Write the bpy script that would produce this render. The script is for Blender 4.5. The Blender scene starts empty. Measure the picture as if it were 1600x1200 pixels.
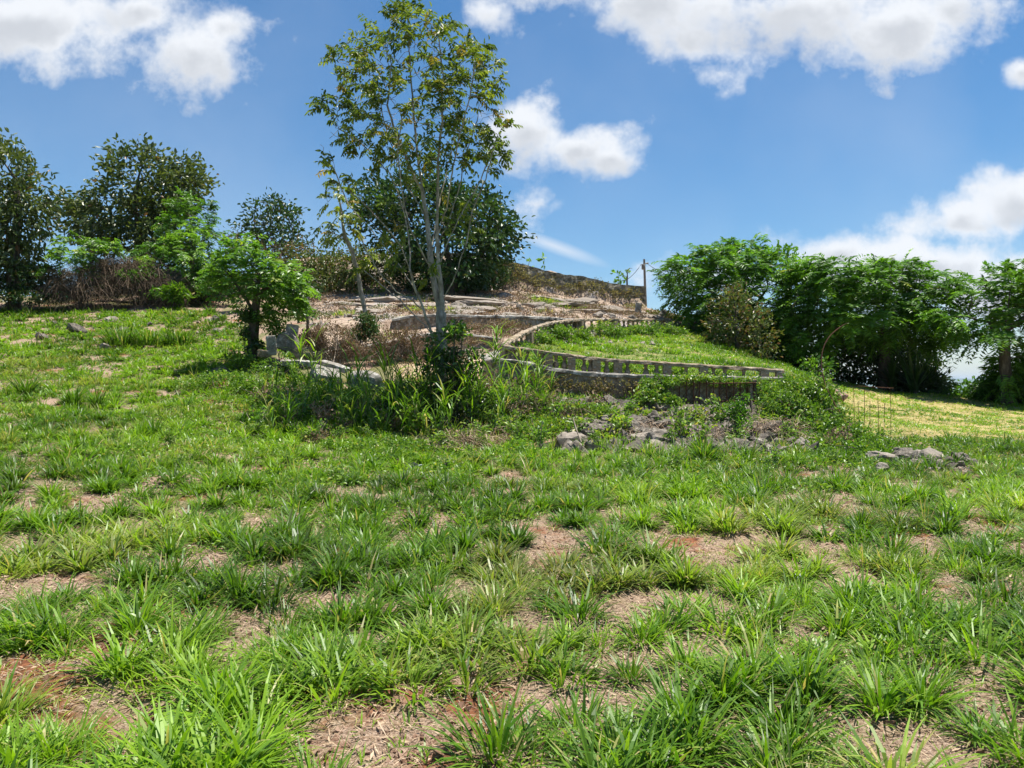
import bpy, math, random
import numpy as np
from mathutils import Vector

# ------------------------------------------------------------ camera, sky, sun, exposure
scene = bpy.context.scene
F = 1200.0                                   # focal length in photograph pixels
cam_d = bpy.data.cameras.new('camera')
cam_d.sensor_width = 36.0
cam_d.lens = 27.0
cam_d.clip_start = 0.05
cam_d.clip_end = 60000.0
cam = bpy.data.objects.new('camera', cam_d)
cam.location = (0, 0, 0)
cam.rotation_euler = (math.radians(90), 0, 0)
scene.collection.objects.link(cam)
scene.camera = cam

SUN_EL, SUN_AZ = 78.0, 70.0                  # azimuth clockwise from straight ahead (+Y)
scene.view_settings.view_transform = 'Standard'
scene.view_settings.look = 'None'
scene.view_settings.gamma = 1.0
scene.view_settings.exposure = 0.88
cy = scene.cycles
cy.use_adaptive_sampling = True
cy.adaptive_threshold = 0.01
cy.adaptive_min_samples = 24
cy.max_bounces = 6
cy.diffuse_bounces = 2
cy.glossy_bounces = 2
cy.transmission_bounces = 3
cy.transparent_max_bounces = 4
cy.volume_bounces = 0
cy.caustics_reflective = False
cy.caustics_refractive = False
cy.use_denoising = True

sd = bpy.data.lights.new('sun', 'SUN')
sd.energy = 5.0
sd.angle = math.radians(0.53)
sd.color = (1.0, 0.955, 0.88)
sun = bpy.data.objects.new('sun', sd)
el, az = math.radians(SUN_EL), math.radians(SUN_AZ)
sun_dir = Vector((math.cos(el) * math.sin(az), math.cos(el) * math.cos(az), math.sin(el)))
sun.rotation_euler = sun_dir.to_track_quat('Z', 'Y').to_euler()
sun.location = (5, 20, 40)
scene.collection.objects.link(sun)

world = bpy.data.worlds.new('World')
scene.world = world
world.use_nodes = True
wt = world.node_tree
wn, wl = wt.nodes, wt.links
wn.clear()


def build_sky():
    out = wn.new('ShaderNodeOutputWorld')
    bg = wn.new('ShaderNodeBackground')
    bg.inputs['Strength'].default_value = 0.074
    wl.new(bg.outputs[0], out.inputs[0])
    sky = wn.new('ShaderNodeTexSky')
    sky.sky_type = 'NISHITA'
    sky.sun_disc = False
    sky.sun_elevation = el
    sky.sun_rotation = az
    sky.air_density = 1.0
    sky.dust_density = 0.4
    sky.ozone_density = 2.5
    sky.altitude = 300
    hs = wn.new('ShaderNodeHueSaturation')
    hs.inputs['Saturation'].default_value = 1.27
    hs.inputs['Hue'].default_value = 0.497
    hs.inputs['Value'].default_value = 1.0
    wl.new(sky.outputs[0], hs.inputs['Color'])
    tc = wn.new('ShaderNodeTexCoord')
    sep = wn.new('ShaderNodeSeparateXYZ')
    wl.new(tc.outputs['Generated'], sep.inputs[0])

    def m(op, a, b=None, c=None, clamp=False):
        n = wn.new('ShaderNodeMath')
        n.operation = op
        n.use_clamp = clamp
        for i, v in enumerate((a, b, c)):
            if v is None:
                continue
            if isinstance(v, (int, float)):
                n.inputs[i].default_value = v
            else:
                wl.new(v, n.inputs[i])
        return n.outputs[0]
    yy = m('MAXIMUM', sep.outputs['Y'], 0.08)
    a = m('DIVIDE', sep.outputs['X'], yy)
    b = m('DIVIDE', sep.outputs['Z'], yy)
    cmb = wn.new('ShaderNodeCombineXYZ')
    wl.new(a, cmb.inputs[0])
    wl.new(b, cmb.inputs[1])
    # warp the plane coordinates a little so the cloud outlines are ragged
    nz = wn.new('ShaderNodeTexNoise')
    nz.inputs['Scale'].default_value = 7.0
    nz.inputs['Detail'].default_value = 9.0
    nz.inputs['Roughness'].default_value = 0.62
    wl.new(cmb.outputs[0], nz.inputs['Vector'])
    nz2 = wn.new('ShaderNodeTexNoise')
    nz2.inputs['Scale'].default_value = 22.0
    nz2.inputs['Detail'].default_value = 8.0
    nz2.inputs['Roughness'].default_value = 0.6
    wl.new(cmb.outputs[0], nz2.inputs['Vector'])
    # centre and half-size of each cumulus puff, in directions (x/y, z/y) * 1200
    puffs = [(40, 40, 190, 62, 1.0), (215, 20, 150, 50, .9), (300, 85, 120, 82, 1.0), (350, 45, 66, 42, .9), (130, 85, 120, 50, .6),
             (765, 25, 48, 42, .7), (850, -20, 110, 40, .8), (1010, 0, 130, 58, 1.0), (1230, 20, 240, 84, 1.25), (1390, 50, 130, 80, 1.05), (1500, 10, 90, 60, .9),
             (1150, 120, 70, 44, .32), (1596, 114, 22, 18, .6),
             (825, 208, 80, 60, 1.15), (900, 236, 95, 50, 1.1), (955, 250, 55, 36, 1.0), (845, 318, 45, 26, .42),
             (1500, 350, 110, 50, 1.0), (1590, 320, 90, 75, 1.1), (1310, 400, 80, 48, 1.05), (1440, 420, 190, 60, 1.3), (1600, 440, 160, 70, 1.3),
             (1040, 420, 60, 34, .55), (1100, 440, 120, 34, .7),
             (2100, 100, 300, 120, 1.0), (-500, 150, 320, 130, 1.0), (400, -500, 500, 160, 1.1), (1400, -600, 500, 200, 1.1), (-300, 480, 200, 60, .8), (2300, 450, 300, 80, 1.0)]
    acc = None
    acc2 = None
    for (px, py, rx, ry, wgt) in puffs:
        vm = wn.new('ShaderNodeVectorMath')
        vm.operation = 'MULTIPLY_ADD'
        ax, bz = (px - 800) / F, (600 - py) / F
        sx, sz = F / rx / 1.25, F / ry / 1.25
        vm.inputs[1].default_value = (sx, sz, 0)
        vm.inputs[2].default_value = (-ax * sx, -bz * sz, 0)
        wl.new(cmb.outputs[0], vm.inputs[0])
        ln = wn.new('ShaderNodeVectorMath')
        ln.operation = 'LENGTH'
        wl.new(vm.outputs[0], ln.inputs[0])
        v = m('MULTIPLY_ADD', ln.outputs['Value'], -wgt, wgt)
        acc = v if acc is None else m('SMOOTH_MAX', acc, v, 0.12)
        vm = wn.new('ShaderNodeVectorMath')
        vm.operation = 'MULTIPLY_ADD'
        vm.inputs[1].default_value = (sx, sz, 0)
        vm.inputs[2].default_value = (-ax * sx, -(bz + .45 * ry / F) * sz, 0)
        wl.new(cmb.outputs[0], vm.inputs[0])
        ln = wn.new('ShaderNodeVectorMath')
        ln.operation = 'LENGTH'
        wl.new(vm.outputs[0], ln.inputs[0])
        v = m('MULTIPLY_ADD', ln.outputs['Value'], -wgt, wgt)
        acc2 = v if acc2 is None else m('SMOOTH_MAX', acc2, v, 0.12)
    n1 = m('SUBTRACT', nz.outputs[0], 0.5)
    n2 = m('SUBTRACT', nz2.outputs[0], 0.5)
    dens = m('ADD', acc, m('ADD', m('MULTIPLY', n1, 2.7), m('MULTIPLY', n2, 0.95)))
    ramp = wn.new('ShaderNodeMapRange')
    ramp.interpolation_type = 'SMOOTHSTEP'
    ramp.inputs['From Min'].default_value = 0.0
    ramp.inputs['From Max'].default_value = 0.80
    wl.new(dens, ramp.inputs['Value'])
    # thin streak cirrus low over the hill
    vm = wn.new('ShaderNodeVectorMath')
    vm.operation = 'SUBTRACT'
    vm.inputs[1].default_value = ((868 - 800) / F, (600 - 385) / F, 0)
    wl.new(cmb.outputs[0], vm.inputs[0])
    rot = wn.new('ShaderNodeVectorRotate')
    rot.rotation_type = 'Z_AXIS'
    rot.inputs['Angle'].default_value = math.radians(20)
    wl.new(vm.outputs[0], rot.inputs['Vector'])
    vs = wn.new('ShaderNodeVectorMath')
    vs.operation = 'MULTIPLY'
    vs.inputs[1].default_value = (F / 95, F / 13, 0)
    wl.new(rot.outputs[0], vs.inputs[0])
    lnn = wn.new('ShaderNodeVectorMath')
    lnn.operation = 'LENGTH'
    wl.new(vs.outputs[0], lnn.inputs[0])
    streak = m('MULTIPLY', m('SUBTRACT', 1.0, lnn.outputs['Value'], clamp=True), m('ADD', 0.35, m('MULTIPLY', nz.outputs[0], 0.6)), clamp=True)
    # a faint milky veil
    nz3 = wn.new('ShaderNodeTexNoise')
    nz3.inputs['Scale'].default_value = 2.2
    nz3.inputs['Detail'].default_value = 5.0
    wl.new(cmb.outputs[0], nz3.inputs['Vector'])
    veil = m('MULTIPLY', m('SUBTRACT', nz3.outputs[0], 0.42, clamp=True), 0.5)
    cover = m('MAXIMUM', m('MAXIMUM', m('MULTIPLY', ramp.outputs[0], 0.97), streak), veil, clamp=True)
    front = m('MULTIPLY', m('SUBTRACT', sep.outputs['Y'], 0.1), 6.0, clamp=True)
    cover = m('MULTIPLY', cover, front)
    shade = wn.new('ShaderNodeMapRange')
    shade.interpolation_type = 'SMOOTHSTEP'
    shade.inputs['From Min'].default_value = 0.35
    shade.inputs['From Max'].default_value = 1.7
    wl.new(m('ADD', m('MULTIPLY', dens, 0.75), m('ADD', m('MULTIPLY', n2, 1.2), m('MULTIPLY', m('SUBTRACT', acc, acc2), 1.8))), shade.inputs['Value'])
    ccol = wn.new('ShaderNodeMix')
    ccol.data_type = 'RGBA'
    ccol.inputs['A'].default_value = (6.9, 7.1, 7.4, 1)
    ccol.inputs['B'].default_value = (4.9, 5.1, 5.45, 1)
    wl.new(shade.outputs[0], ccol.inputs['Factor'])
    mix = wn.new('ShaderNodeMix')
    mix.data_type = 'RGBA'
    wl.new(cover, mix.inputs['Factor'])
    wl.new(hs.outputs[0], mix.inputs['A'])
    wl.new(ccol.outputs['Result'], mix.inputs['B'])
    wl.new(mix.outputs['Result'], bg.inputs['Color'])


build_sky()

# ------------------------------------------------------------ small helpers
rng = np.random.default_rng(7)
COL = scene.collection


def at(px, py, D):
    """A world point seen in the photograph at (px, py), D metres ahead."""
    return np.array(((px - 800.0) / F * D, D, (600.0 - py) / F * D))


def mesh_np(name, V, faces, mats, parent=None, cols=None, mat_idx=None, smooth=False):
    """One mesh object from numpy arrays: faces is an (N,k) array or a list of such arrays."""
    if not isinstance(faces, list):
        faces = [faces]
    faces = [np.asarray(f, dtype=np.int32) for f in faces if len(f)]
    me = bpy.data.meshes.new(name)
    V = np.asarray(V, dtype=np.float32).reshape(-1, 3)
    nl = sum(f.size for f in faces)
    npoly = sum(len(f) for f in faces)
    me.vertices.add(len(V))
    me.vertices.foreach_set('co', V.ravel())
    me.loops.add(nl)
    me.loops.foreach_set('vertex_index', np.concatenate([f.ravel() for f in faces]))
    me.polygons.add(npoly)
    tot = np.concatenate([np.full(len(f), f.shape[1], dtype=np.int32) for f in faces])
    st = np.concatenate([[0], np.cumsum(tot)[:-1]]).astype(np.int32)
    me.polygons.foreach_set('loop_start', st)
    if mat_idx is not None:
        me.polygons.foreach_set('material_index', np.asarray(mat_idx, dtype=np.int32))
    me.polygons.foreach_set('use_smooth', np.full(npoly, bool(smooth)))
    if cols is not None:
        at_ = me.attributes.new('tint', 'FLOAT_COLOR', 'POINT')
        c = np.ones((len(V), 4), dtype=np.float32)
        cols = np.asarray(cols, dtype=np.float32)
        c[:, :cols.shape[1]] = cols
        at_.data.foreach_set('color', c.ravel())
    me.update(calc_edges=True)
    me.validate()
    for m_ in (mats if isinstance(mats, (list, tuple)) else [mats]):
        me.materials.append(m_)
    o = bpy.data.objects.new(name, me)
    COL.objects.link(o)
    if parent is not None:
        o.parent = parent
    return o


def centre_origin(o, p):
    """Move a parentless mesh object's origin to p without moving the mesh."""
    p = np.asarray(p, dtype=np.float32)
    n = len(o.data.vertices)
    co = np.empty(n * 3, dtype=np.float32)
    o.data.vertices.foreach_get('co', co)
    o.data.vertices.foreach_set('co', (co.reshape(-1, 3) - p).ravel())
    o.location = p.tolist()
    o.data.update()


def tag(o, label, cat, group=None, kind=None):
    if label:
        o['label'] = label
    if cat:
        o['category'] = cat
    if group:
        o['group'] = group
    if kind:
        o['kind'] = kind
    return o


def empty(name, loc, label, cat, group=None):
    o = bpy.data.objects.new(name, None)
    o.empty_display_size = 0.3
    COL.objects.link(o)
    o.location = [float(v) for v in loc]
    tag(o, label, cat, group)
    return o


def nrm(v):
    v = np.asarray(v, dtype=np.float64)
    return v / np.maximum(np.linalg.norm(v, axis=-1, keepdims=True), 1e-9)


def vnoise(x, y, seed=0):
    """Smooth value noise in 0..1."""
    x = np.asarray(x, dtype=np.float64)
    y = np.asarray(y, dtype=np.float64)
    xi, yi = np.floor(x).astype(np.int64), np.floor(y).astype(np.int64)
    xf, yf = x - xi, y - yi
    xf, yf = xf * xf * (3 - 2 * xf), yf * yf * (3 - 2 * yf)

    def h(i, j):
        n = (i * 374761393 + j * 668265263 + seed * 2246822519) & 0xFFFFFFFF
        n = ((n ^ (n >> 13)) * 1274126177) & 0xFFFFFFFF
        n = (n ^ (n >> 16)) & 0xFFFF
        return n / 65535.0
    a = h(xi, yi) * (1 - xf) + h(xi + 1, yi) * xf
    b = h(xi, yi + 1) * (1 - xf) + h(xi + 1, yi + 1) * xf
    return a * (1 - yf) + b * yf


def fbm(x, y, seed=0, octv=4):
    s, amp, tot = 0, 1.0, 0
    for k in range(octv):
        s = s + amp * vnoise(x * 2 ** k + 17.3 * k, y * 2 ** k - 9.1 * k, seed + k)
        tot += amp
        amp *= 0.5
    return s / tot


# ------------------------------------------------------------ materials
def new_mat(name):
    mt = bpy.data.materials.new(name)
    mt.use_nodes = True
    mt.node_tree.nodes.clear()
    return mt, mt.node_tree.nodes, mt.node_tree.links


def ramp_node(N, stops, interp='LINEAR'):
    r = N.new('ShaderNodeValToRGB')
    r.color_ramp.interpolation = interp
    els = r.color_ramp.elements
    while len(els) < len(stops):
        els.new(0.5)
    for e, (p, c) in zip(els, stops):
        e.position = p
        e.color = (c[0], c[1], c[2], 1)
    return r


def leaf_mat(name, dark, mid, bright, dry=(0.30, 0.22, 0.07), rough=0.42, trans=0.35, spec=0.5, tbright=1.5):
    """tint.r: dark..bright of the leaf, tint.g: share of dry colour."""
    mt, N, L = new_mat(name)
    out = N.new('ShaderNodeOutputMaterial')
    at_ = N.new('ShaderNodeAttribute')
    at_.attribute_name = 'tint'
    sep = N.new('ShaderNodeSeparateColor')
    L.new(at_.outputs['Color'], sep.inputs[0])
    rp = ramp_node(N, [(0.0, dark), (0.5, mid), (1.0, bright)])
    L.new(sep.outputs[0], rp.inputs[0])
    mx = N.new('ShaderNodeMix')
    mx.data_type = 'RGBA'
    L.new(sep.outputs[1], mx.inputs['Factor'])
    L.new(rp.outputs[0], mx.inputs['A'])
    mx.inputs['B'].default_value = (*dry, 1)
    b = N.new('ShaderNodeBsdfPrincipled')
    b.inputs['Roughness'].default_value = rough
    b.inputs['Specular IOR Level'].default_value = spec
    L.new(mx.outputs['Result'], b.inputs['Base Color'])
    tr = N.new('ShaderNodeBsdfTranslucent')
    tm = N.new('ShaderNodeMix')
    tm.data_type = 'RGBA'
    tm.blend_type = 'MULTIPLY'
    tm.inputs['Factor'].default_value = 1
    tm.inputs['B'].default_value = (tbright * 1.05, tbright * 1.1, tbright * 0.45, 1)
    L.new(mx.outputs['Result'], tm.inputs['A'])
    L.new(tm.outputs['Result'], tr.inputs[0])
    ms = N.new('ShaderNodeMixShader')
    ms.inputs[0].default_value = trans
    L.new(b.outputs[0], ms.inputs[1])
    L.new(tr.outputs[0], ms.inputs[2])
    L.new(ms.outputs[0], out.inputs[0])
    return mt


def rough_mat(name, stops, scale=3.0, detail=8.0, bump=0.3, bscale=12.0, rough=0.9, stains=None, stain_scale=1.2, stain_amt=0.55,
              stretch=(1, 1, 1), cells=None, spots=None, bdist=0.03):
    """Weathered mineral, bark and similar: noise colour, stain patches, bump; object coordinates."""
    mt, N, L = new_mat(name)
    out = N.new('ShaderNodeOutputMaterial')
    b = N.new('ShaderNodeBsdfPrincipled')
    b.inputs['Roughness'].default_value = rough
    b.inputs['Specular IOR Level'].default_value = 0.25
    L.new(b.outputs[0], out.inputs[0])
    tc = N.new('ShaderNodeTexCoord')
    mp = N.new('ShaderNodeMapping')
    mp.inputs['Scale'].default_value = stretch
    L.new(tc.outputs['Object'], mp.inputs['Vector'])
    nz = N.new('ShaderNodeTexNoise')
    nz.inputs['Scale'].default_value = scale
    nz.inputs['Detail'].default_value = detail
    nz.inputs['Roughness'].default_value = 0.65
    L.new(mp.outputs[0], nz.inputs['Vector'])
    rp = ramp_node(N, stops)
    L.new(nz.outputs[0], rp.inputs[0])
    col = rp.outputs[0]
    if stains:
        n2 = N.new('ShaderNodeTexNoise')
        n2.inputs['Scale'].default_value = stain_scale
        n2.inputs['Detail'].default_value = 10
        n2.inputs['Roughness'].default_value = 0.7
        L.new(mp.outputs[0], n2.inputs['Vector'])
        mr = N.new('ShaderNodeMapRange')
        mr.inputs['From Min'].default_value = 0.46
        mr.inputs['From Max'].default_value = 0.62
        mr.inputs['To Max'].default_value = stain_amt
        L.new(n2.outputs[0], mr.inputs['Value'])
        mx = N.new('ShaderNodeMix')
        mx.data_type = 'RGBA'
        L.new(mr.outputs[0], mx.inputs['Factor'])
        L.new(col, mx.inputs['A'])
        mx.inputs['B'].default_value = (*stains, 1)
        col = mx.outputs['Result']
    if spots:
        v2 = N.new('ShaderNodeTexNoise')
        v2.inputs['Scale'].default_value = spots[1]
        v2.inputs['Detail'].default_value = 4
        L.new(tc.outputs['Object'], v2.inputs['Vector'])
        mr = N.new('ShaderNodeMapRange')
        mr.inputs['From Min'].default_value = 0.56
        mr.inputs['From Max'].default_value = 0.64
        mr.inputs['To Max'].default_value = 0.8
        L.new(v2.outputs[0], mr.inputs['Value'])
        mx = N.new('ShaderNodeMix')
        mx.data_type = 'RGBA'
        L.new(mr.outputs[0], mx.inputs['Factor'])
        L.new(col, mx.inputs['A'])
        mx.inputs['B'].default_value = (*spots[0], 1)
        col = mx.outputs['Result']
    nb = N.new('ShaderNodeTexNoise')
    nb.inputs['Scale'].default_value = bscale
    nb.inputs['Detail'].default_value = 8
    nb.inputs['Roughness'].default_value = 0.7
    L.new(mp.outputs[0], nb.inputs['Vector'])
    h = nb.outputs[0]
    if cells:
        vo = N.new('ShaderNodeTexVoronoi')
        vo.feature = 'DISTANCE_TO_EDGE'
        vo.inputs['Scale'].default_value = cells
        L.new(mp.outputs[0], vo.inputs['Vector'])
        mr = N.new('ShaderNodeMapRange')
        mr.inputs['From Max'].default_value = 0.09
        L.new(vo.outputs['Distance'], mr.inputs['Value'])
        ad = N.new('ShaderNodeMath')
        ad.operation = 'MULTIPLY_ADD'
        L.new(mr.outputs[0], ad.inputs[0])
        ad.inputs[1].default_value = 0.8
        L.new(nb.outputs[0], ad.inputs[2])
        h = ad.outputs[0]
        vc = N.new('ShaderNodeTexVoronoi')
        vc.inputs['Scale'].default_value = cells
        L.new(mp.outputs[0], vc.inputs['Vector'])
        sp = N.new('ShaderNodeSeparateColor')
        L.new(vc.outputs['Color'], sp.inputs[0])
        mu = N.new('ShaderNodeMapRange')
        mu.inputs['To Min'].default_value = 0.55
        mu.inputs['To Max'].default_value = 1.35
        L.new(sp.outputs[0], mu.inputs['Value'])
        m3 = N.new('ShaderNodeVectorMath')
        m3.operation = 'SCALE'
        L.new(col, m3.inputs[0])
        L.new(mu.outputs[0], m3.inputs['Scale'])
        m4 = N.new('ShaderNodeMix')
        m4.data_type = 'RGBA'
        L.new(mr.outputs[0], m4.inputs['Factor'])
        m4.inputs['A'].default_value = (0.05, 0.042, 0.034, 1)
        L.new(m3.outputs[0], m4.inputs['B'])
        col = m4.outputs['Result']
    bp = N.new('ShaderNodeBump')
    bp.inputs['Strength'].default_value = bump
    bp.inputs['Distance'].default_value = bdist
    L.new(h, bp.inputs['Height'])
    L.new(bp.outputs[0], b.inputs['Normal'])
    L.new(col, b.inputs['Base Color'])
    return mt


GRASS = leaf_mat('grass_blades', (0.018, 0.056, 0.003), (0.070, 0.178, 0.006), (0.23, 0.39, 0.017), dry=(0.46, 0.36, 0.17), rough=0.42, trans=0.36, spec=0.35)
DRYG = leaf_mat('dry_straw', (0.10, 0.06, 0.035), (0.42, 0.30, 0.20), (0.60, 0.47, 0.33), rough=0.7, trans=0.15, spec=0.2, tbright=1.0)
WEED = leaf_mat('dry_weeds', (0.085, 0.048, 0.038), (0.23, 0.145, 0.10), (0.46, 0.35, 0.23), dry=(0.12, 0.16, 0.04), rough=0.7, trans=0.2, spec=0.2, tbright=1.0)
COVER = leaf_mat('creeper_leaves', (0.03, 0.08, 0.010), (0.10, 0.21, 0.018), (0.30, 0.42, 0.05), dry=(0.40, 0.33, 0.09), rough=0.42, trans=0.35)
L_DARK = leaf_mat('dark_leaves', (0.012, 0.036, 0.008), (0.030, 0.080, 0.014), (0.10, 0.19, 0.030), dry=(0.20, 0.12, 0.05), rough=0.38, trans=0.2)
L_OLIVE = leaf_mat('olive_leaves', (0.025, 0.052, 0.012), (0.075, 0.115, 0.025), (0.21, 0.25, 0.065), dry=(0.22, 0.10, 0.05), rough=0.42, trans=0.25)
L_MAIN = leaf_mat('glossy_leaves', (0.030, 0.068, 0.012), (0.098, 0.152, 0.020), (0.29, 0.33, 0.045), dry=(0.30, 0.20, 0.05), rough=0.42, trans=0.40, spec=0.45)
L_DRYOL = leaf_mat('dry_climber_leaves', (0.07, 0.062, 0.028), (0.18, 0.165, 0.065), (0.36, 0.32, 0.15), dry=(0.26, 0.17, 0.10), rough=0.6, trans=0.25, spec=0.2)
L_FERN = leaf_mat('feathery_leaves', (0.020, 0.068, 0.008), (0.075, 0.19, 0.012), (0.20, 0.39, 0.030), dry=(0.25, 0.27, 0.06), rough=0.45, trans=0.38)
L_BRIGHT = leaf_mat('bright_leaves', (0.035, 0.10, 0.014), (0.085, 0.20, 0.02), (0.22, 0.38, 0.045), dry=(0.40, 0.42, 0.06), rough=0.42, trans=0.42)

BARK = rough_mat('pale_bark', [(0.3, (0.16, 0.135, 0.10)), (0.5, (0.33, 0.295, 0.235)), (0.7, (0.52, 0.48, 0.40))], scale=9, bump=0.5, bscale=26,
                 stains=(0.10, 0.085, 0.06), stain_scale=6, stain_amt=0.7, stretch=(1, 1, 0.5))
BARKD = rough_mat('dark_bark', [(0.3, (0.045, 0.035, 0.028)), (0.5, (0.10, 0.08, 0.062)), (0.7, (0.17, 0.145, 0.115))], scale=8, bump=0.5, bscale=20, stretch=(1, 1, .4))
DEAD = rough_mat('dead_wood', [(0.3, (0.20, 0.15, 0.11)), (0.5, (0.36, 0.29, 0.22)), (0.7, (0.50, 0.43, 0.35))], scale=8, bump=0.3, bscale=30)
CONC = rough_mat('weathered_concrete', [(0.3, (0.12, 0.105, 0.085)), (0.5, (0.29, 0.265, 0.225)), (0.72, (0.48, 0.45, 0.40))], scale=4, bump=0.6, bscale=16,
                 stains=(0.055, 0.05, 0.042), stain_scale=2.6, stain_amt=0.8, spots=((0.46, 0.45, 0.42), 9))
CONCD = rough_mat('mossy_concrete', [(0.3, (0.11, 0.075, 0.045)), (0.5, (0.31, 0.235, 0.155)), (0.72, (0.56, 0.47, 0.34))], scale=7, bump=1.0, bscale=18,
                  stains=(0.045, 0.04, 0.03), stain_scale=3.2, stain_amt=0.8, spots=((0.33, 0.31, 0.27), 11))
STONED = rough_mat('old_mossy_masonry', [(0.3, (0.09, 0.075, 0.05)), (0.5, (0.26, 0.225, 0.165)), (0.72, (0.50, 0.45, 0.36))], scale=6, bump=1.0, bscale=9,
                  stains=(0.05, 0.055, 0.022), stain_scale=1.3, stain_amt=0.7, bdist=0.08, spots=((0.40, 0.37, 0.31), 3))
STONE = rough_mat('rubble_masonry', [(0.3, (0.10, 0.075, 0.050)), (0.5, (0.30, 0.24, 0.175)), (0.72, (0.56, 0.49, 0.39))], scale=9, bump=1.0, bscale=11,
                  stains=(0.05, 0.042, 0.03), stain_scale=2.2, stain_amt=0.7, bdist=0.07, spots=((0.40, 0.38, 0.34), 7))
ROCK = rough_mat('limestone', [(0.28, (0.045, 0.036, 0.027)), (0.5, (0.19, 0.16, 0.125)), (0.74, (0.47, 0.43, 0.36))], scale=7, bump=1.0, bscale=10,
                 stains=(0.05, 0.047, 0.043), stain_scale=3.0, stain_amt=0.75, bdist=0.04)
ROCKP = rough_mat('pale_rock', [(0.28, (0.13, 0.105, 0.082)), (0.5, (0.29, 0.25, 0.205)), (0.74, (0.46, 0.42, 0.37))], scale=4, bump=0.8, bscale=13,
                  stains=(0.16, 0.12, 0.085), stain_scale=2.0, stain_amt=0.6, bdist=0.03)
RUST = rough_mat('rusty_iron', [(0.3, (0.035, 0.018, 0.012)), (0.5, (0.09, 0.04, 0.022)), (0.7, (0.17, 0.075, 0.035))], scale=30, bump=0.2, bscale=60)
POLE = rough_mat('pole_wood', [(0.3, (0.13, 0.11, 0.095)), (0.7, (0.28, 0.25, 0.22))], scale=6, bump=0.2, bscale=20)
WIRE = rough_mat('wire', [(0.3, (0.03, 0.03, 0.03)), (0.7, (0.06, 0.06, 0.06))])
PAPER = rough_mat('crumpled_plastic', [(0.3, (0.62, 0.64, 0.66)), (0.7, (0.82, 0.83, 0.84))], scale=9, bump=0.4, bscale=20, rough=0.5)
BLACKP = rough_mat('black_plastic', [(0.3, (0.012, 0.012, 0.016)), (0.7, (0.03, 0.03, 0.035))], scale=9, bump=0.4, bscale=20, rough=0.3)
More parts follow.
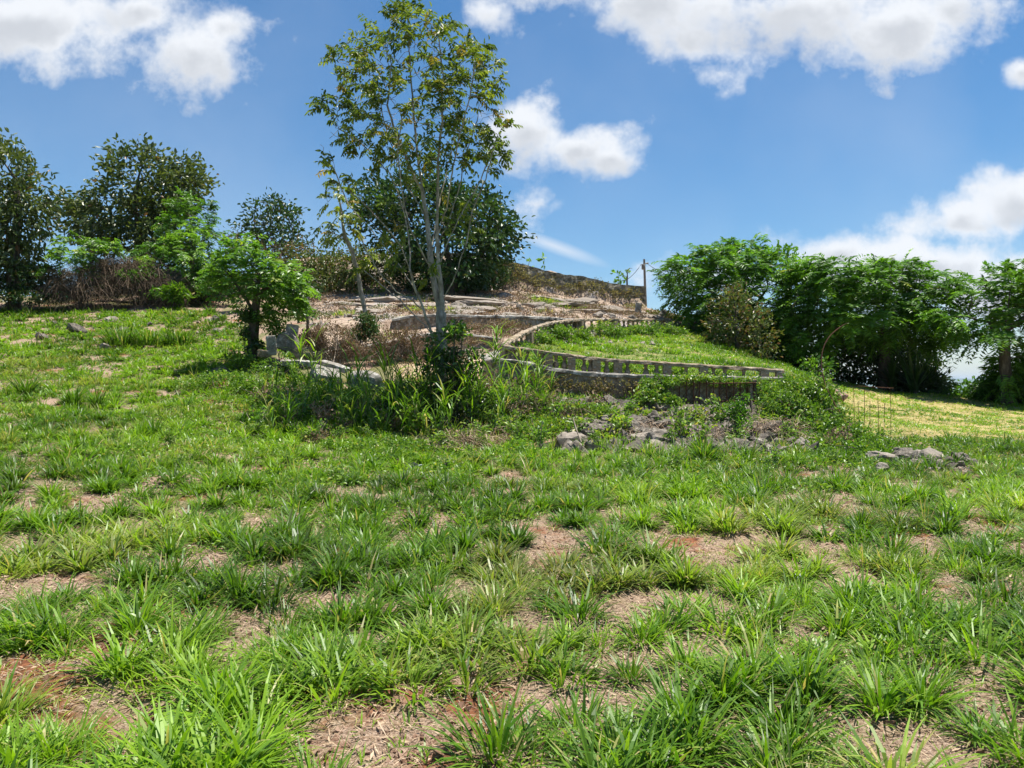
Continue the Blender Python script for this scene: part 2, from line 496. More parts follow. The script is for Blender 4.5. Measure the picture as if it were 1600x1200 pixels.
# ------------------------------------------------------------ terrain: profiles of the hillside, one per bearing
# each profile: 19 (distance ahead, height) knots; height given as the photograph's row, or ('z', height)
Z = lambda v: ('z', v)
PROF = {
    -500: [(3.2, 1200), (6.2, 900), (8.5, 800), (10.5, 735), (13.5, 672), (16, 630), (18, 598), (19, 582), (21, 560), (23, 540), (24, 530), (25.5, 518), (26, 515), (28, 500), (31, 480), (34, 464), (37, 460), (60, Z(3)), (110, Z(-30))],
    0: [(3.2, 1200), (6.2, 900), (8.5, 800), (10.5, 738), (13.5, 678), (16, 636), (18, 606), (19, 592), (21, 566), (23, 546), (24, 536), (25.5, 524), (26, 520), (28, 503), (31, 483), (34, 468), (37, 464), (60, Z(3)), (110, Z(-30))],
    300: [(3.2, 1200), (6.2, 900), (8.6, 800), (10.8, 737), (14, 680), (16.5, 640), (18.5, 610), (19.5, 597), (21.5, 572), (23.5, 550), (24.5, 538), (25.7, 526), (26.2, 521), (28, 503), (31, 480), (34, 462), (36, 445), (60, Z(4)), (110, Z(-30))],
    410: [(3.2, 1200), (6.2, 900), (8.8, 800), (11.2, 744), (14.5, 684), (17, 640), (18.6, 610), (19.2, 598), (20.5, 575), (22.2, 557), (22.5, 553), (24.6, 527), (25, 522), (29, 495), (35, 463), (37, 450), (39, 425), (60, Z(5)), (110, Z(-30))],
    470: [(3.2, 1200), (6.2, 900), (8.8, 800), (11.3, 746), (14.6, 686), (17, 643), (18.6, 612), (19.2, 600), (20.6, 582), (22.4, 562), (22.7, 555), (24.6, 520), (25, 516), (30, 484), (36, 461), (38, 446), (39.5, 402), (60, Z(5.5)), (110, Z(-30))],
    560: [(3.2, 1200), (6.2, 900), (8.9, 800), (11.4, 748), (14.8, 690), (17, 646), (18.6, 614), (19.2, 602), (20.8, 580), (22.5, 562), (22.8, 545), (24.8, 513), (25.1, 506), (30, 484), (36, 459), (38, 442), (39.5, 400), (60, Z(6.5)), (110, Z(-30))],
    680: [(3.2, 1200), (6.2, 900), (8.9, 800), (11.4, 749), (14.8, 692), (16.8, 648), (18.2, 612), (19, 594), (20.5, 574), (22.8, 558), (23, 525), (24.9, 512), (25.2, 499), (30, 482), (36, 458), (38, 444), (39.5, 400), (60, Z(6.5)), (110, Z(-30))],
    770: [(3.2, 1200), (6.2, 900), (8.9, 800), (11.4, 750), (14.8, 694), (16.8, 650), (18.6, 612), (19.3, 597), (20.8, 578), (23, 556), (23.3, 530), (25.2, 515), (25.5, 500), (30, 483), (36, 459), (38.6, 450), (39.4, 404), (60, Z(6.4)), (110, Z(-30))],
    800: [(3.2, 1200), (6.2, 900), (8.9, 800), (11.4, 750), (14.8, 695), (17, 652), (19, 606), (19.35, 568), (20.5, 560), (22.2, 542), (22.5, 538), (25.4, 515), (25.7, 499), (30, 483), (36.5, 459), (38.8, 452), (39.4, 410), (60, Z(6.2)), (110, Z(-30))],
    850: [(3.2, 1200), (6.2, 900), (8.9, 800), (11.4, 750), (14.8, 696), (17, 654), (19.1, 611), (19.4, 577), (21, 562), (24, 535), (25, 528), (26, 514), (26.6, 500), (31, 484), (37, 464), (39, 458), (39.6, 422), (60, Z(5.6)), (110, Z(-30))],
    900: [(3.2, 1200), (6.2, 900), (8.9, 800), (11.4, 750), (14.8, 697), (17, 656), (19.1, 616), (19.4, 584), (21.5, 566), (25.5, 538), (27.5, 524), (28.6, 517), (29.1, 506), (32, 489), (37.5, 471), (39.4, 466), (40, 432), (60, Z(5.2)), (110, Z(-30))],
    1000: [(3.2, 1200), (6.2, 900), (8.9, 800), (11.4, 750), (15, 700), (17.2, 658), (19.1, 624), (19.4, 590), (21.5, 575), (26, 544), (29.5, 523), (31.2, 516), (31.7, 510), (34, 493), (38, 484), (40, 480), (40.6, 452), (60, Z(4)), (110, Z(-30))],
    1009: [(3.2, 1200), (6.2, 900), (8.9, 800), (11.4, 750), (15, 700), (17.2, 658), (19.1, 625), (19.4, 591), (21.5, 576), (26, 545), (29.6, 524), (31.4, 516), (31.9, 510), (34.1, 495), (38, 486), (40, 482), (40.6, 481), (60, Z(2.2)), (110, Z(-30))],
    1030: [(3.2, 1200), (6.2, 900), (8.9, 800), (11.4, 750), (15, 700), (17.2, 658), (19.1, 626), (19.4, 592), (21.5, 577), (26, 547), (29.8, 526), (31.8, 516), (32.3, 510), (34.3, 498), (38, 490), (40, 487), (41, 485), (60, Z(2)), (110, Z(-30))],
    1120: [(3.2, 1200), (6.2, 900), (8.9, 800), (11.4, 750), (15, 701), (17.2, 662), (18.9, 632), (19.2, 597), (21.5, 583), (26, 558), (30, 536), (32.5, 521), (33, 517), (35, 511), (38, 508), (40, 507), (42, 507), (60, Z(1.5)), (110, Z(-30))],
    1215: [(3.2, 1200), (6.2, 900), (8.9, 800), (11.4, 750), (15, 702), (17, 670), (18.7, 640), (19, 594), (21.5, 588), (26, 576), (30, 567), (32.5, 561), (33, 560), (36, 557), (39, 555), (41, 555), (43, 556), (60, Z(0)), (110, Z(-30))],
    1265: [(3.2, 1200), (6.2, 900), (8.9, 800), (11.4, 750), (15, 702), (17, 676), (18.7, 652), (19.2, 630), (21.5, 612), (26, 594), (29, 585), (31.5, 580), (32, 580), (36, 578), (39, 577), (41, 577), (43, 578), (60, Z(-1)), (110, Z(-30))],
    1320: [(3.2, 1200), (6.2, 900), (8.9, 800), (11.4, 750), (15, 704), (17, 684), (18.8, 668), (19.4, 663), (21.5, 645), (25, 622), (28, 606), (30, 601), (31, 600), (34, 599), (37, 600), (40, 602), (43, 606), (60, Z(-4)), (110, Z(-32))],
    1400: [(3.2, 1200), (6.2, 900), (8.9, 800), (11.4, 750), (15, 706), (17, 688), (19, 673), (19.6, 668), (22, 652), (26, 632), (29, 616), (31, 612), (32, 612), (36, 616), (39, 622), (42, 630), (46, 640), (60, Z(-8)), (110, Z(-35))],
    1600: [(3.2, 1200), (6.2, 900), (8.9, 800), (11.4, 752), (15, 708), (17, 693), (19, 682), (19.6, 679), (22, 665), (26, 647), (29, 632), (31, 630), (32, 632), (36, 648), (40, 680), (44, 710), (50, 750), (60, Z(-14)), (110, Z(-45))],
    2300: [(3.2, 1200), (6.2, 905), (8.9, 808), (11.4, 762), (15, 722), (17, 708), (19, 700), (19.6, 698), (22, 690), (26, 680), (29, 675), (31, 678), (32, 682), (36, 705), (40, 740), (44, 770), (50, 800), (60, Z(-18)), (110, Z(-50))],
}
_us = np.array([(k - 800) / F for k in sorted(PROF)])
_D = np.array([[kn[0] for kn in PROF[k]] for k in sorted(PROF)])
_Zk = np.array([[kn[1][1] if isinstance(kn[1], tuple) else (600 - kn[1]) / F * kn[0] for kn in PROF[k]] for k in sorted(PROF)])


def ground(x, y, bumps=True):
    x = np.atleast_1d(np.asarray(x, dtype=np.float64))
    y = np.atleast_1d(np.asarray(y, dtype=np.float64))
    out = np.empty(x.shape)
    n = 60000
    for s in range(0, len(x), n):
        xs, ys = x[s:s + n], y[s:s + n]
        u = np.clip(xs / np.maximum(ys, 3.2), _us[0], _us[-1])
        i = np.clip(np.searchsorted(_us, u) - 1, 0, len(_us) - 2)
        t = (u - _us[i]) / (_us[i + 1] - _us[i])
        t = (t * 0.4 + 0.6 * t * t * (3 - 2 * t))[:, None]
        Dk = _D[i] * (1 - t) + _D[i + 1] * t
        Zk = _Zk[i] * (1 - t) + _Zk[i + 1] * t
        d = np.clip(ys, Dk[:, 0], Dk[:, -1])
        k = np.clip((Dk <= d[:, None]).sum(1) - 1, 0, Dk.shape[1] - 2)
        r = np.arange(len(xs))
        f = (d - Dk[r, k]) / np.maximum(Dk[r, k + 1] - Dk[r, k], 1e-6)
        out[s:s + n] = Zk[r, k] * (1 - f) + Zk[r, k + 1] * f
    if bumps:
        out = out + (fbm(x * 0.9, y * 0.9, 3, 4) - 0.5) * 0.16 * np.clip(y / 8, 0.4, 1.0) + (fbm(x * 4, y * 4, 9, 3) - 0.5) * 0.05 + (fbm(x * 13, y * 13, 19, 2) - 0.5) * 0.045 * np.clip((16 - y) / 8, 0, 1)
    return out


def gz(x, y):
    return float(ground([x], [y])[0])


def on_ground(px, D, dz=0.0):
    x = (px - 800) / F * D
    return np.array((x, D, gz(x, D) + dz))


def smooth(a, b, v):
    t = np.clip((v - a) / (b - a), 0, 1)
    return t * t * (3 - 2 * t)


def zones(x, y):
    """Plan-view weights of what covers the ground: lush, dry lawn, terrace lawn, stony slope, landing."""
    px = 800 + F * x / np.maximum(y, 3.2)
    D = y
    w = (fbm(x * .6, y * .6, 31, 3) - 0.5)
    rail2 = np.interp(px, [790, 810, 840, 900, 1000, 1040, 1100, 1230], [20, 22, 25, 28.5, 31.3, 32, 32.5, 30])
    lawn = smooth(785, 810, px) * smooth(1300, 1240, px) * smooth(19.2, 19.8, D) * smooth(0.6, -0.2, D - rail2)
    dry = smooth(1290, 1330, px) * smooth(16.9, 17.9, D + w * 3 + smooth(1300, 1600, px) * .2)
    landing = smooth(600, 640, px) * smooth(800, 770, px) * smooth(19.0, 19.8, D) * smooth(23.2, 22.6, D)
    hill = smooth(460, 500, px + w * 30) * smooth(1090, 1040, px) * smooth(22.2, 23.2, D) * (1 - lawn)
    hill = np.maximum(hill * np.where(px > 790, smooth(-0.2, 0.6, D - rail2), 1.0), 0)
    return lawn, dry, landing, hill


def build_ground():
    ys = np.concatenate([np.linspace(-30, 2.4, 30), np.arange(2.5, 20, 0.07), np.arange(20, 43, 0.11), np.arange(43, 60, 0.8), np.linspace(60, 110, 20)])
    cols = 560
    V, T = [], []
    uu = np.linspace(-1.35, 1.35, cols)
    for y in ys:
        half = max(y, 3.2) + max(0, 3.2 - y) * 0.9
        V.append(np.stack([uu * half, np.full(cols, y)], 1))
    V = np.concatenate(V)
    z = ground(V[:, 0], V[:, 1])
    P3 = np.column_stack([V, z])
    lawn, dry, landing, hill = zones(V[:, 0], V[:, 1])
    T = np.column_stack([np.maximum(lawn, 0), dry, np.maximum(landing, 0), hill])
    r, c = len(ys), cols
    idx = np.arange(r * c).reshape(r, c)
    Fc = np.stack([idx[:-1, :-1], idx[:-1, 1:], idx[1:, 1:], idx[1:, :-1]], -1).reshape(-1, 4)
    mt, N, L = new_mat('soil_and_thatch')
    out = N.new('ShaderNodeOutputMaterial')
    b = N.new('ShaderNodeBsdfPrincipled')
    b.inputs['Roughness'].default_value = 0.95
    b.inputs['Specular IOR Level'].default_value = 0.1
    L.new(b.outputs[0], out.inputs[0])
    tc = N.new('ShaderNodeTexCoord')

    def noise(scale, detail=8, rough=0.65):
        n = N.new('ShaderNodeTexNoise')
        n.inputs['Scale'].default_value = scale
        n.inputs['Detail'].default_value = detail
        n.inputs['Roughness'].default_value = rough
        L.new(tc.outputs['Object'], n.inputs['Vector'])
        return n.outputs[0]

    def mixc(f, a, b_):
        m_ = N.new('ShaderNodeMix')
        m_.data_type = 'RGBA'
        for s_, v in (('Factor', f), ('A', a), ('B', b_)):
            if isinstance(v, (tuple, float, int)):
                m_.inputs[s_].default_value = v if not isinstance(v, tuple) else (*v, 1)
            else:
                L.new(v, m_.inputs[s_])
        return m_.outputs['Result']

    def rng_(v, a, b_, to=1.0):
        m_ = N.new('ShaderNodeMapRange')
        m_.interpolation_type = 'SMOOTHSTEP'
        m_.inputs['From Min'].default_value = a
        m_.inputs['From Max'].default_value = b_
        m_.inputs['To Max'].default_value = to
        L.new(v, m_.inputs['Value'])
        return m_.outputs[0]
    thatch = ramp_node(N, [(0.34, (0.045, 0.028, 0.018)), (0.46, (0.20, 0.135, 0.09)), (0.55, (0.38, 0.275, 0.20)), (0.67, (0.56, 0.45, 0.355))])
    L.new(noise(60, 9, 0.8), thatch.inputs[0])
    soil = ramp_node(N, [(0.35, (0.10, 0.038, 0.02)), (0.6, (0.27, 0.11, 0.055))])
    L.new(noise(20, 8, 0.7), soil.inputs[0])
    field = mixc(rng_(noise(0.9, 5, 0.6), 0.55, 0.64), thatch.outputs[0], soil.outputs[0])
    lu = N.new('ShaderNodeAttribute')
    lu.attribute_name = 'lush'
    moss = ramp_node(N, [(0.3, (0.035, 0.06, 0.012)), (0.6, (0.10, 0.14, 0.03)), (0.75, (0.30, 0.24, 0.12))])
    L.new(noise(30, 6, 0.7), moss.inputs[0])
    field = mixc(lu.outputs['Fac'], field, moss.outputs[0])
    at_ = N.new('ShaderNodeAttribute')
    at_.attribute_name = 'tint'
    sp = N.new('ShaderNodeSeparateColor')
    L.new(at_.outputs['Color'], sp.inputs[0])
    tan = ramp_node(N, [(0.34, (0.13, 0.125, 0.04)), (0.5, (0.31, 0.255, 0.10)), (0.64, (0.47, 0.37, 0.19))])
    L.new(noise(4, 10, 0.8), tan.inputs[0])
    green = ramp_node(N, [(0.34, (0.07, 0.11, 0.02)), (0.52, (0.14, 0.17, 0.045)), (0.64, (0.36, 0.28, 0.14))])
    L.new(noise(2.2, 9, 0.75), green.inputs[0])
    path = ramp_node(N, [(0.3, (0.30, 0.21, 0.13)), (0.55, (0.52, 0.40, 0.26)), (0.75, (0.62, 0.50, 0.35))])
    L.new(noise(9, 9, 0.75), path.inputs[0])
    slope = ramp_node(N, [(0.28, (0.09, 0.060, 0.048)), (0.45, (0.26, 0.19, 0.14)), (0.58, (0.42, 0.33, 0.25)), (0.72, (0.30, 0.27, 0.13))])
    L.new(noise(3.2, 10, 0.75), slope.inputs[0])
    rk = ramp_node(N, [(0.3, (0.20, 0.17, 0.155)), (0.6, (0.37, 0.33, 0.30))])
    L.new(noise(12, 9, 0.7), rk.inputs[0])
    slope2 = mixc(rng_(noise(0.55, 4, 0.5), 0.56, 0.62), slope.outputs[0], rk.outputs[0])
    col = mixc(sp.outputs[0], field, green.outputs[0])
    col = mixc(sp.outputs[1], col, tan.outputs[0])
    col = mixc(sp.outputs[2], col, path.outputs[0])
    al = at_.outputs['Alpha']
    col = mixc(al, col, slope2)
    L.new(col, b.inputs['Base Color'])
    bp = N.new('ShaderNodeBump')
    bp.inputs['Strength'].default_value = 0.9
    bp.inputs['Distance'].default_value = 0.02
    L.new(noise(38, 8, 0.75), bp.inputs['Height'])
    L.new(bp.outputs[0], b.inputs['Normal'])
    o = mesh_np('ground', P3, Fc, mt, cols=T, smooth=True)
    la = o.data.attributes.new('lush', 'FLOAT', 'POINT')
    lv = smooth(.40, .50, fbm(V[:, 0] * 1.5, V[:, 1] * 1.5, 41, 3)) * (.15 + .5 * smooth(6, 14, V[:, 1]))
    la.data.foreach_set('value', lv.astype(np.float32))
    tag(o, 'sloping grass field and stony hillside with bare soil patches', None, None, 'structure')
    return o


build_ground()


def build_far():
    # valley floor far below, and the blue hills across it
    n = 120
    g = np.linspace(-1, 1, n)
    X, Y = np.meshgrid(g * 32000, np.linspace(-4000, 34000, n))
    Zf = -165 + (fbm(X / 1800, Y / 1800, 5, 3) - .5) * 60
    idx = np.arange(n * n).reshape(n, n)
    Fc = np.stack([idx[:-1, :-1], idx[:-1, 1:], idx[1:, 1:], idx[1:, :-1]], -1).reshape(-1, 4)
    mt = rough_mat('valley_cover', [(0.35, (0.03, 0.06, 0.02)), (0.55, (0.07, 0.10, 0.035)), (0.7, (0.14, 0.14, 0.07))], scale=0.0015, bump=0.0, bscale=0.01)
    o = mesh_np('valley', np.column_stack([X.ravel(), Y.ravel(), Zf.ravel()]), Fc, mt, smooth=True)
    tag(o, None, None, None, 'structure')
    n1, n2 = 260, 24
    X, T = np.meshgrid(np.linspace(-24000, 24000, n1), np.linspace(0, 1, n2))
    Yh = 9500 + T * 5000
    ridge = 120 + 260 * fbm(X / 2600, X * 0 + 3, 12, 5)
    Zh = -150 + ridge * np.sin(T * math.pi) ** 0.8 * (0.75 + .5 * fbm(X / 900, Yh / 900, 4, 4))
    idx = np.arange(n1 * n2).reshape(n2, n1)
    Fc = np.stack([idx[:-1, :-1], idx[:-1, 1:], idx[1:, 1:], idx[1:, :-1]], -1).reshape(-1, 4)
    o = mesh_np('hills', np.column_stack([X.ravel(), Yh.ravel(), Zh.ravel()]), Fc, mt, smooth=True)
    tag(o, None, None, None, 'structure')


build_far()
# ------------------------------------------------------------ leaf, blade and branch geometry
def blade_mesh(P, yaw, Ln, W, th0, bend, tint):
    """Arched grass blades, 3 quads each."""
    n = len(P)
    h = np.stack([np.cos(yaw), np.sin(yaw), np.zeros(n)], 1)
    tw = yaw + math.pi / 2 + rng.normal(0, 0.35, n)
    s = np.stack([np.cos(tw), np.sin(tw), np.zeros(n)], 1)
    pts = [P]
    for i in range(3):
        th = th0 + bend * (i + 0.3) / 3
        pts.append(pts[-1] + (Ln / 3)[:, None] * (h * np.sin(th)[:, None] + np.array([0, 0, 1.0]) * np.cos(th)[:, None]))
    ws = [0.65, 1.0, 0.78, 0.08]
    V = np.empty((n, 8, 3))
    for i in range(4):
        off = s * (W * ws[i] * 0.5)[:, None]
        V[:, 2 * i] = pts[i] - off
        V[:, 2 * i + 1] = pts[i] + off
    base = (np.arange(n) * 8)[:, None]
    q = np.concatenate([base + np.array([[2 * i, 2 * i + 1, 2 * i + 3, 2 * i + 2]]) for i in range(3)], 1).reshape(-1, 4)
    return V.reshape(-1, 3), q, np.repeat(tint, 8, axis=0)


def leaf_mesh(P, d, nvec, Ln, W, tint, fold=0.25, simple=False):
    """Pointed oval leaves. d = axis, nvec = approximate normal."""
    n = len(P)
    d = nrm(d)
    s = nrm(np.cross(d, nvec))
    nn = np.cross(s, d)
    Ln = np.broadcast_to(Ln, (n,))[:, None]
    W = np.broadcast_to(W, (n,))[:, None]
    if simple:
        V = np.empty((n, 4, 3))
        V[:, 0] = P
        V[:, 1] = P + d * Ln * .45 + s * W * .5 + nn * W * fold * .5
        V[:, 2] = P + d * Ln - nn * Ln * .08
        V[:, 3] = P + d * Ln * .45 - s * W * .5 + nn * W * fold * .5
        q = (np.arange(n) * 4)[:, None] + np.array([[0, 1, 2, 3]])
        return V.reshape(-1, 3), q, np.repeat(tint, 4, axis=0)
    V = np.empty((n, 6, 3))
    V[:, 0] = P
    V[:, 1] = P + d * Ln * .28 + s * W * .45 + nn * W * fold
    V[:, 2] = P + d * Ln * .66 + s * W * .40 + nn * W * fold * .8
    V[:, 3] = P + d * Ln - nn * Ln * .10
    V[:, 4] = P + d * Ln * .66 - s * W * .40 + nn * W * fold * .8
    V[:, 5] = P + d * Ln * .28 - s * W * .45 + nn * W * fold
    b = (np.arange(n) * 6)[:, None]
    q = np.concatenate([b + np.array([[0, 1, 2, 3]]), b + np.array([[0, 3, 4, 5]])], 1).reshape(-1, 4)
    return V.reshape(-1, 3), q, np.repeat(tint, 6, axis=0)


class Bag:
    """Collects arrays of quads to be linked as one mesh."""
    def __init__(self):
        self.V, self.Q, self.T, self.n = [], [], [], 0

    def add(self, v, q, t):
        self.V.append(v)
        self.Q.append(q + self.n)
        self.T.append(t)
        self.n += len(v)

    def build(self, name, mat, parent=None, smooth=False):
        return mesh_np(name, np.concatenate(self.V), np.concatenate(self.Q), mat, parent, np.concatenate(self.T), smooth=smooth)


def rand_dirs(n, up=0.0, r=None):
    v = (r or rng).normal(0, 1, (n, 3))
    v = nrm(v)
    v[:, 2] += up
    return nrm(v)


def tints(n, lo=0.1, hi=0.9, dry=0.05, corr=None):
    a = np.clip(rng.beta(1.6, 1.8, n) * (hi - lo) + lo, 0, 1)
    if corr is not None:
        a = np.clip(a * 0.6 + corr * 0.4, 0, 1)
    g = np.where(rng.random(n) < dry, rng.random(n) * 0.9, rng.random(n) * 0.08)
    return np.column_stack([a, g, rng.random(n)])


def pinnate(P, d, Ln, pairs=7, lw=0.032, ll=0.1, droop=0.5, hang=0.5, dry=0.05, lo=.1, hi=.9, simple=True, sweep=0.5, tint=None):
    """Compound leaves: leaflets in pairs along a drooping rachis."""
    n = len(P)
    d = nrm(d)
    side = nrm(np.cross(d, np.array([0, 0, 1.0])) + rng.normal(0, .15, (n, 3)))
    base_t = tints(n, lo, hi, dry) if tint is None else tint
    bag = []
    for k in range(pairs):
        t = (k + 1.0) / pairs
        pos = P + d * (Ln * t)[:, None] + np.array([0, 0, -1.0]) * (Ln * droop * t * t)[:, None]
        tang = nrm(d + np.array([0, 0, -2.0]) * (droop * t))
        for sg in (-1, 1):
            ax = nrm(side * sg + tang * sweep + np.array([0, 0, -1.0]) * hang + rng.normal(0, .12, (n, 3)))
            nv = nrm(np.array([0, 0, 1.0]) + tang * .3 + rng.normal(0, .35, (n, 3)))
            sc = (0.75 + 0.5 * math.sin(math.pi * min(1, t * .95))) * rng.uniform(.85, 1.15, n)
            tt = base_t + np.column_stack([rng.normal(0, .08, n), np.zeros(n), np.zeros(n)])
            bag.append(leaf_mesh(pos, ax, nv, ll * sc, lw * sc, np.clip(tt, 0, 1), simple=simple))
    off, V, Q, T = 0, [], [], []
    for v, q, t in bag:
        V.append(v)
        Q.append(q + off)
        T.append(t)
        off += len(v)
    return np.concatenate(V), np.concatenate(Q), np.concatenate(T)


def grow(stems, blobs, n_attr, step, infl, kill, seed, hollow=0.0, up=0.08, iters=160, shell=None):
    """Space colonisation from given stem polylines into a union of ellipsoids. Returns nodes, parents."""
    r = np.random.default_rng(seed)
    nodes, par = [], []
    for st in stems:                                  # polylines; the first point of later stems snaps to the nearest node
        st = [np.asarray(p, float) for p in st]
        if nodes:
            dd = np.linalg.norm(np.array(nodes) - st[0], axis=1)
            prev = int(dd.argmin())
        else:
            nodes.append(st[0])
            par.append(-1)
            prev = 0
        for a, b in zip(st[:-1], st[1:]):
            m_ = max(1, int(np.linalg.norm(b - a) / step))
            for k in range(1, m_ + 1):
                nodes.append(a + (b - a) * k / m_ + r.normal(0, step * .06, 3))
                par.append(prev)
                prev = len(nodes) - 1
    vol = np.array([b[3] * b[4] * b[5] for b in blobs]) ** 0.8
    grow.stem_nodes = len(nodes)
    cnt = np.maximum(3, (vol / vol.sum() * n_attr)).astype(int)
    A = []
    for bb, c in zip(blobs, cnt):
        v = nrm(r.normal(0, 1, (c, 3))) * (r.random(c) * (1 - hollow ** 3) + hollow ** 3)[:, None] ** (1 / 3)
        A.append(np.array(bb[:3]) + v * np.array(bb[3:6]))
    A = np.concatenate(A)
    nodes = list(nodes)
    Nn = np.array(nodes)
    near = np.full(len(A), 1e9)
    who = np.zeros(len(A), int)
    for s in range(0, len(Nn), 200):
        dd = np.linalg.norm(A[:, None] - Nn[None, s:s + 200], axis=2)
        k = dd.argmin(1)
        v = dd[np.arange(len(A)), k]
        m_ = v < near
        near[m_], who[m_] = v[m_], k[m_] + s
    alive = np.ones(len(A), bool)
    for it in range(iters):
        act = alive & (near < infl)
        if not act.any():
            if it < 60 and alive.any():
                act = alive & (near < near[alive].min() + infl * .3)
            else:
                break
        ids = np.nonzero(act)[0]
        dirs = nrm(A[ids] - np.array(nodes)[who[ids]])
        uq, inv = np.unique(who[ids], return_inverse=True)
        sm = np.zeros((len(uq), 3))
        np.add.at(sm, inv, dirs)
        sm = nrm(sm) + np.array([0, 0, up]) + r.normal(0, 0.12, sm.shape)
        new = np.array(nodes)[uq] + nrm(sm) * step
        tree_pts = np.array(nodes)
        free = np.ones(len(new), bool)
        for s in range(0, len(new), 64):
            free[s:s + 64] = np.linalg.norm(new[s:s + 64, None] - tree_pts[None], axis=2).min(1) > step * .55
        stuck = np.isin(who, uq[~free]) & act
        alive[stuck] = False
        if not free.any():
            continue
        new, uq = new[free], uq[free]
        base = len(nodes)
        nodes.extend(new)
        par.extend(uq.tolist())
        ai = np.nonzero(alive)[0]
        dd = np.linalg.norm(A[ai][:, None] - new[None], axis=2)
        k = dd.argmin(1)
        v = dd[np.arange(len(ai)), k]
        m_ = v < near[ai]
        near[ai[m_]], who[ai[m_]] = v[m_], k[m_] + base
        alive &= near > kill
        if len(nodes) > 9000:
            break
    return np.array(nodes), np.array(par)


def branch_radii(par, tip, base_r, expo=2.3, pw=1.5):
    n = len(par)
    acc = np.zeros(n)
    nch = np.bincount(par[par >= 0], minlength=n)
    order = range(n - 1, -1, -1)
    for i in order:
        if acc[i] == 0:
            acc[i] = tip ** expo
        if par[i] >= 0:
            acc[par[i]] += acc[i]
    rad = acc ** (1 / expo)
    if rad[0] > 0:
        rad = tip + (base_r - tip) * (np.maximum(rad - tip, 0) / max(rad[0] - tip, 1e-6)) ** pw
    return rad, nch


def branch_mesh(nodes, par, rad, sides=6, rmin=0.0):
    n = len(nodes)
    d = np.zeros((n, 3))
    has = par >= 0
    d[has] = nodes[has] - nodes[par[has]]
    d[0] = (0, 0, 1)
    d = nrm(d)
    big = {}
    for i in range(n):                         # the thickest child continues its parent's ring
        p = par[i]
        if p >= 0 and (p not in big or rad[i] > rad[big[p]]):
            big[p] = i
    ref = np.where(np.abs(d[:, 2:3]) > 0.9, np.array([[1.0, 0, 0]]), np.array([[0, 0, 1.0]]))
    ref = np.where(np.abs(d[:, 2:3]) > 0.2, np.array([[1.0, 0.1, 0]]), ref)
    s = nrm(np.cross(d, ref))
    t = np.cross(d, s)
    ang = np.arange(sides) / sides * 2 * math.pi
    ring = nodes[:, None] + rad[:, None, None] * (s[:, None] * np.cos(ang)[None, :, None] + t[:, None] * np.sin(ang)[None, :, None])
    V = [ring.reshape(-1, 3)]
    off = n * sides
    Q = []
    k = np.arange(sides)
    k2 = (k + 1) % sides
    for i in range(n):
        p = par[i]
        if p < 0 or rad[i] < rmin:
            continue
        if big.get(p) == i:
            a = p * sides
        else:
            rr = nodes[p] + min(rad[p], rad[i] * 1.25) * (s[i] * np.cos(ang)[:, None] + t[i] * np.sin(ang)[:, None])
            V.append(rr)
            a = off
            off += sides
        b = i * sides
        Q.append(np.stack([a + k, a + k2, b + k2, b + k], 1))
    return np.concatenate(V), np.concatenate(Q)


def tree(name, label, base, stems, blobs, leafer, mat, cat='tree', bark=None, n_attr=500, step=0.25, infl=1.6, kill=0.4, seed=1,
         tip=0.008, base_r=0.2, hollow=0.0, sides=6, up=0.08, group=None, rmin=0.0, twig_max=None, expo=2.3, pw=1.6, gap=.36, gap_s=1.0, stem_min=0.0):
    """Empty > trunk (with limbs), crown. blobs: (px, py, D, rx_px, ry_px, depth_m)."""
    root = empty(name, base, label, cat, group)
    base = np.asarray(base, float)
    bl = []
    for (px, py, D, rx, ry, dp) in blobs:
        c = at(px, py, D)
        bl.append((*c, rx / F * D, dp, ry / F * D))
    nodes, par = grow(stems, bl, n_attr, step, infl, kill, seed, hollow, up)
    rad, nch = branch_radii(par, tip, base_r, expo, pw)
    rad_leaf = rad.copy()
    ns = grow.stem_nodes
    rad[:ns] = np.maximum(rad[:ns], stem_min)
    V, Q = branch_mesh(nodes - base, par, rad, sides, rmin)
    rad = rad_leaf
    mesh_np('trunk', V, Q, bark or BARKD, root, smooth=True)
    tm = twig_max or tip * 2.2
    tw = np.nonzero((rad < tm) & (par >= 0))[0]
    q = nodes[tw]
    gp = fbm(q[:, 0] * 1.0 / gap_s + q[:, 1] * .6 / gap_s + seed, q[:, 2] * 1.2 / gap_s - q[:, 1] * .5 / gap_s, 17 + seed, 2)
    tw = tw[gp > gap]
    d = nrm(nodes[tw] - nodes[par[tw]])
    bag = Bag()
    leafer(bag, nodes[tw] - base, d, nch[tw] == 0, np.array([b[:3] for b in bl]).mean(0) - base)
    bag.build('crown', mat, root)
    return root


def broad_leafer(n=8, spread=0.28, ll=0.14, lw=0.06, dry=0.04, lo=.05, hi=.9, upn=0.6, simple=False, drop=0.0, end_extra=2):
    def f(bag, P, d, is_end, c):
        k = np.where(is_end, n * end_extra, n)
        idx = np.repeat(np.arange(len(P)), k)
        m_ = len(idx)
        off = rng.normal(0, spread * .5, (m_, 3)) * np.array([1, 1, .7])
        out = nrm(P[idx] - c)
        ax = nrm(rand_dirs(m_) + out * .7 + d[idx] * .5 + np.array([0, 0, -drop]))
        nv = nrm(rand_dirs(m_) * .8 + np.array([0, 0, upn]))
        corr = rng.random(len(P))[idx]
        sz = rng.uniform(.7, 1.25, m_)
        bag.add(*leaf_mesh(P[idx] + off, ax, nv, ll * sz, lw * sz, tints(m_, lo, hi, dry, corr), simple=simple))
    return f


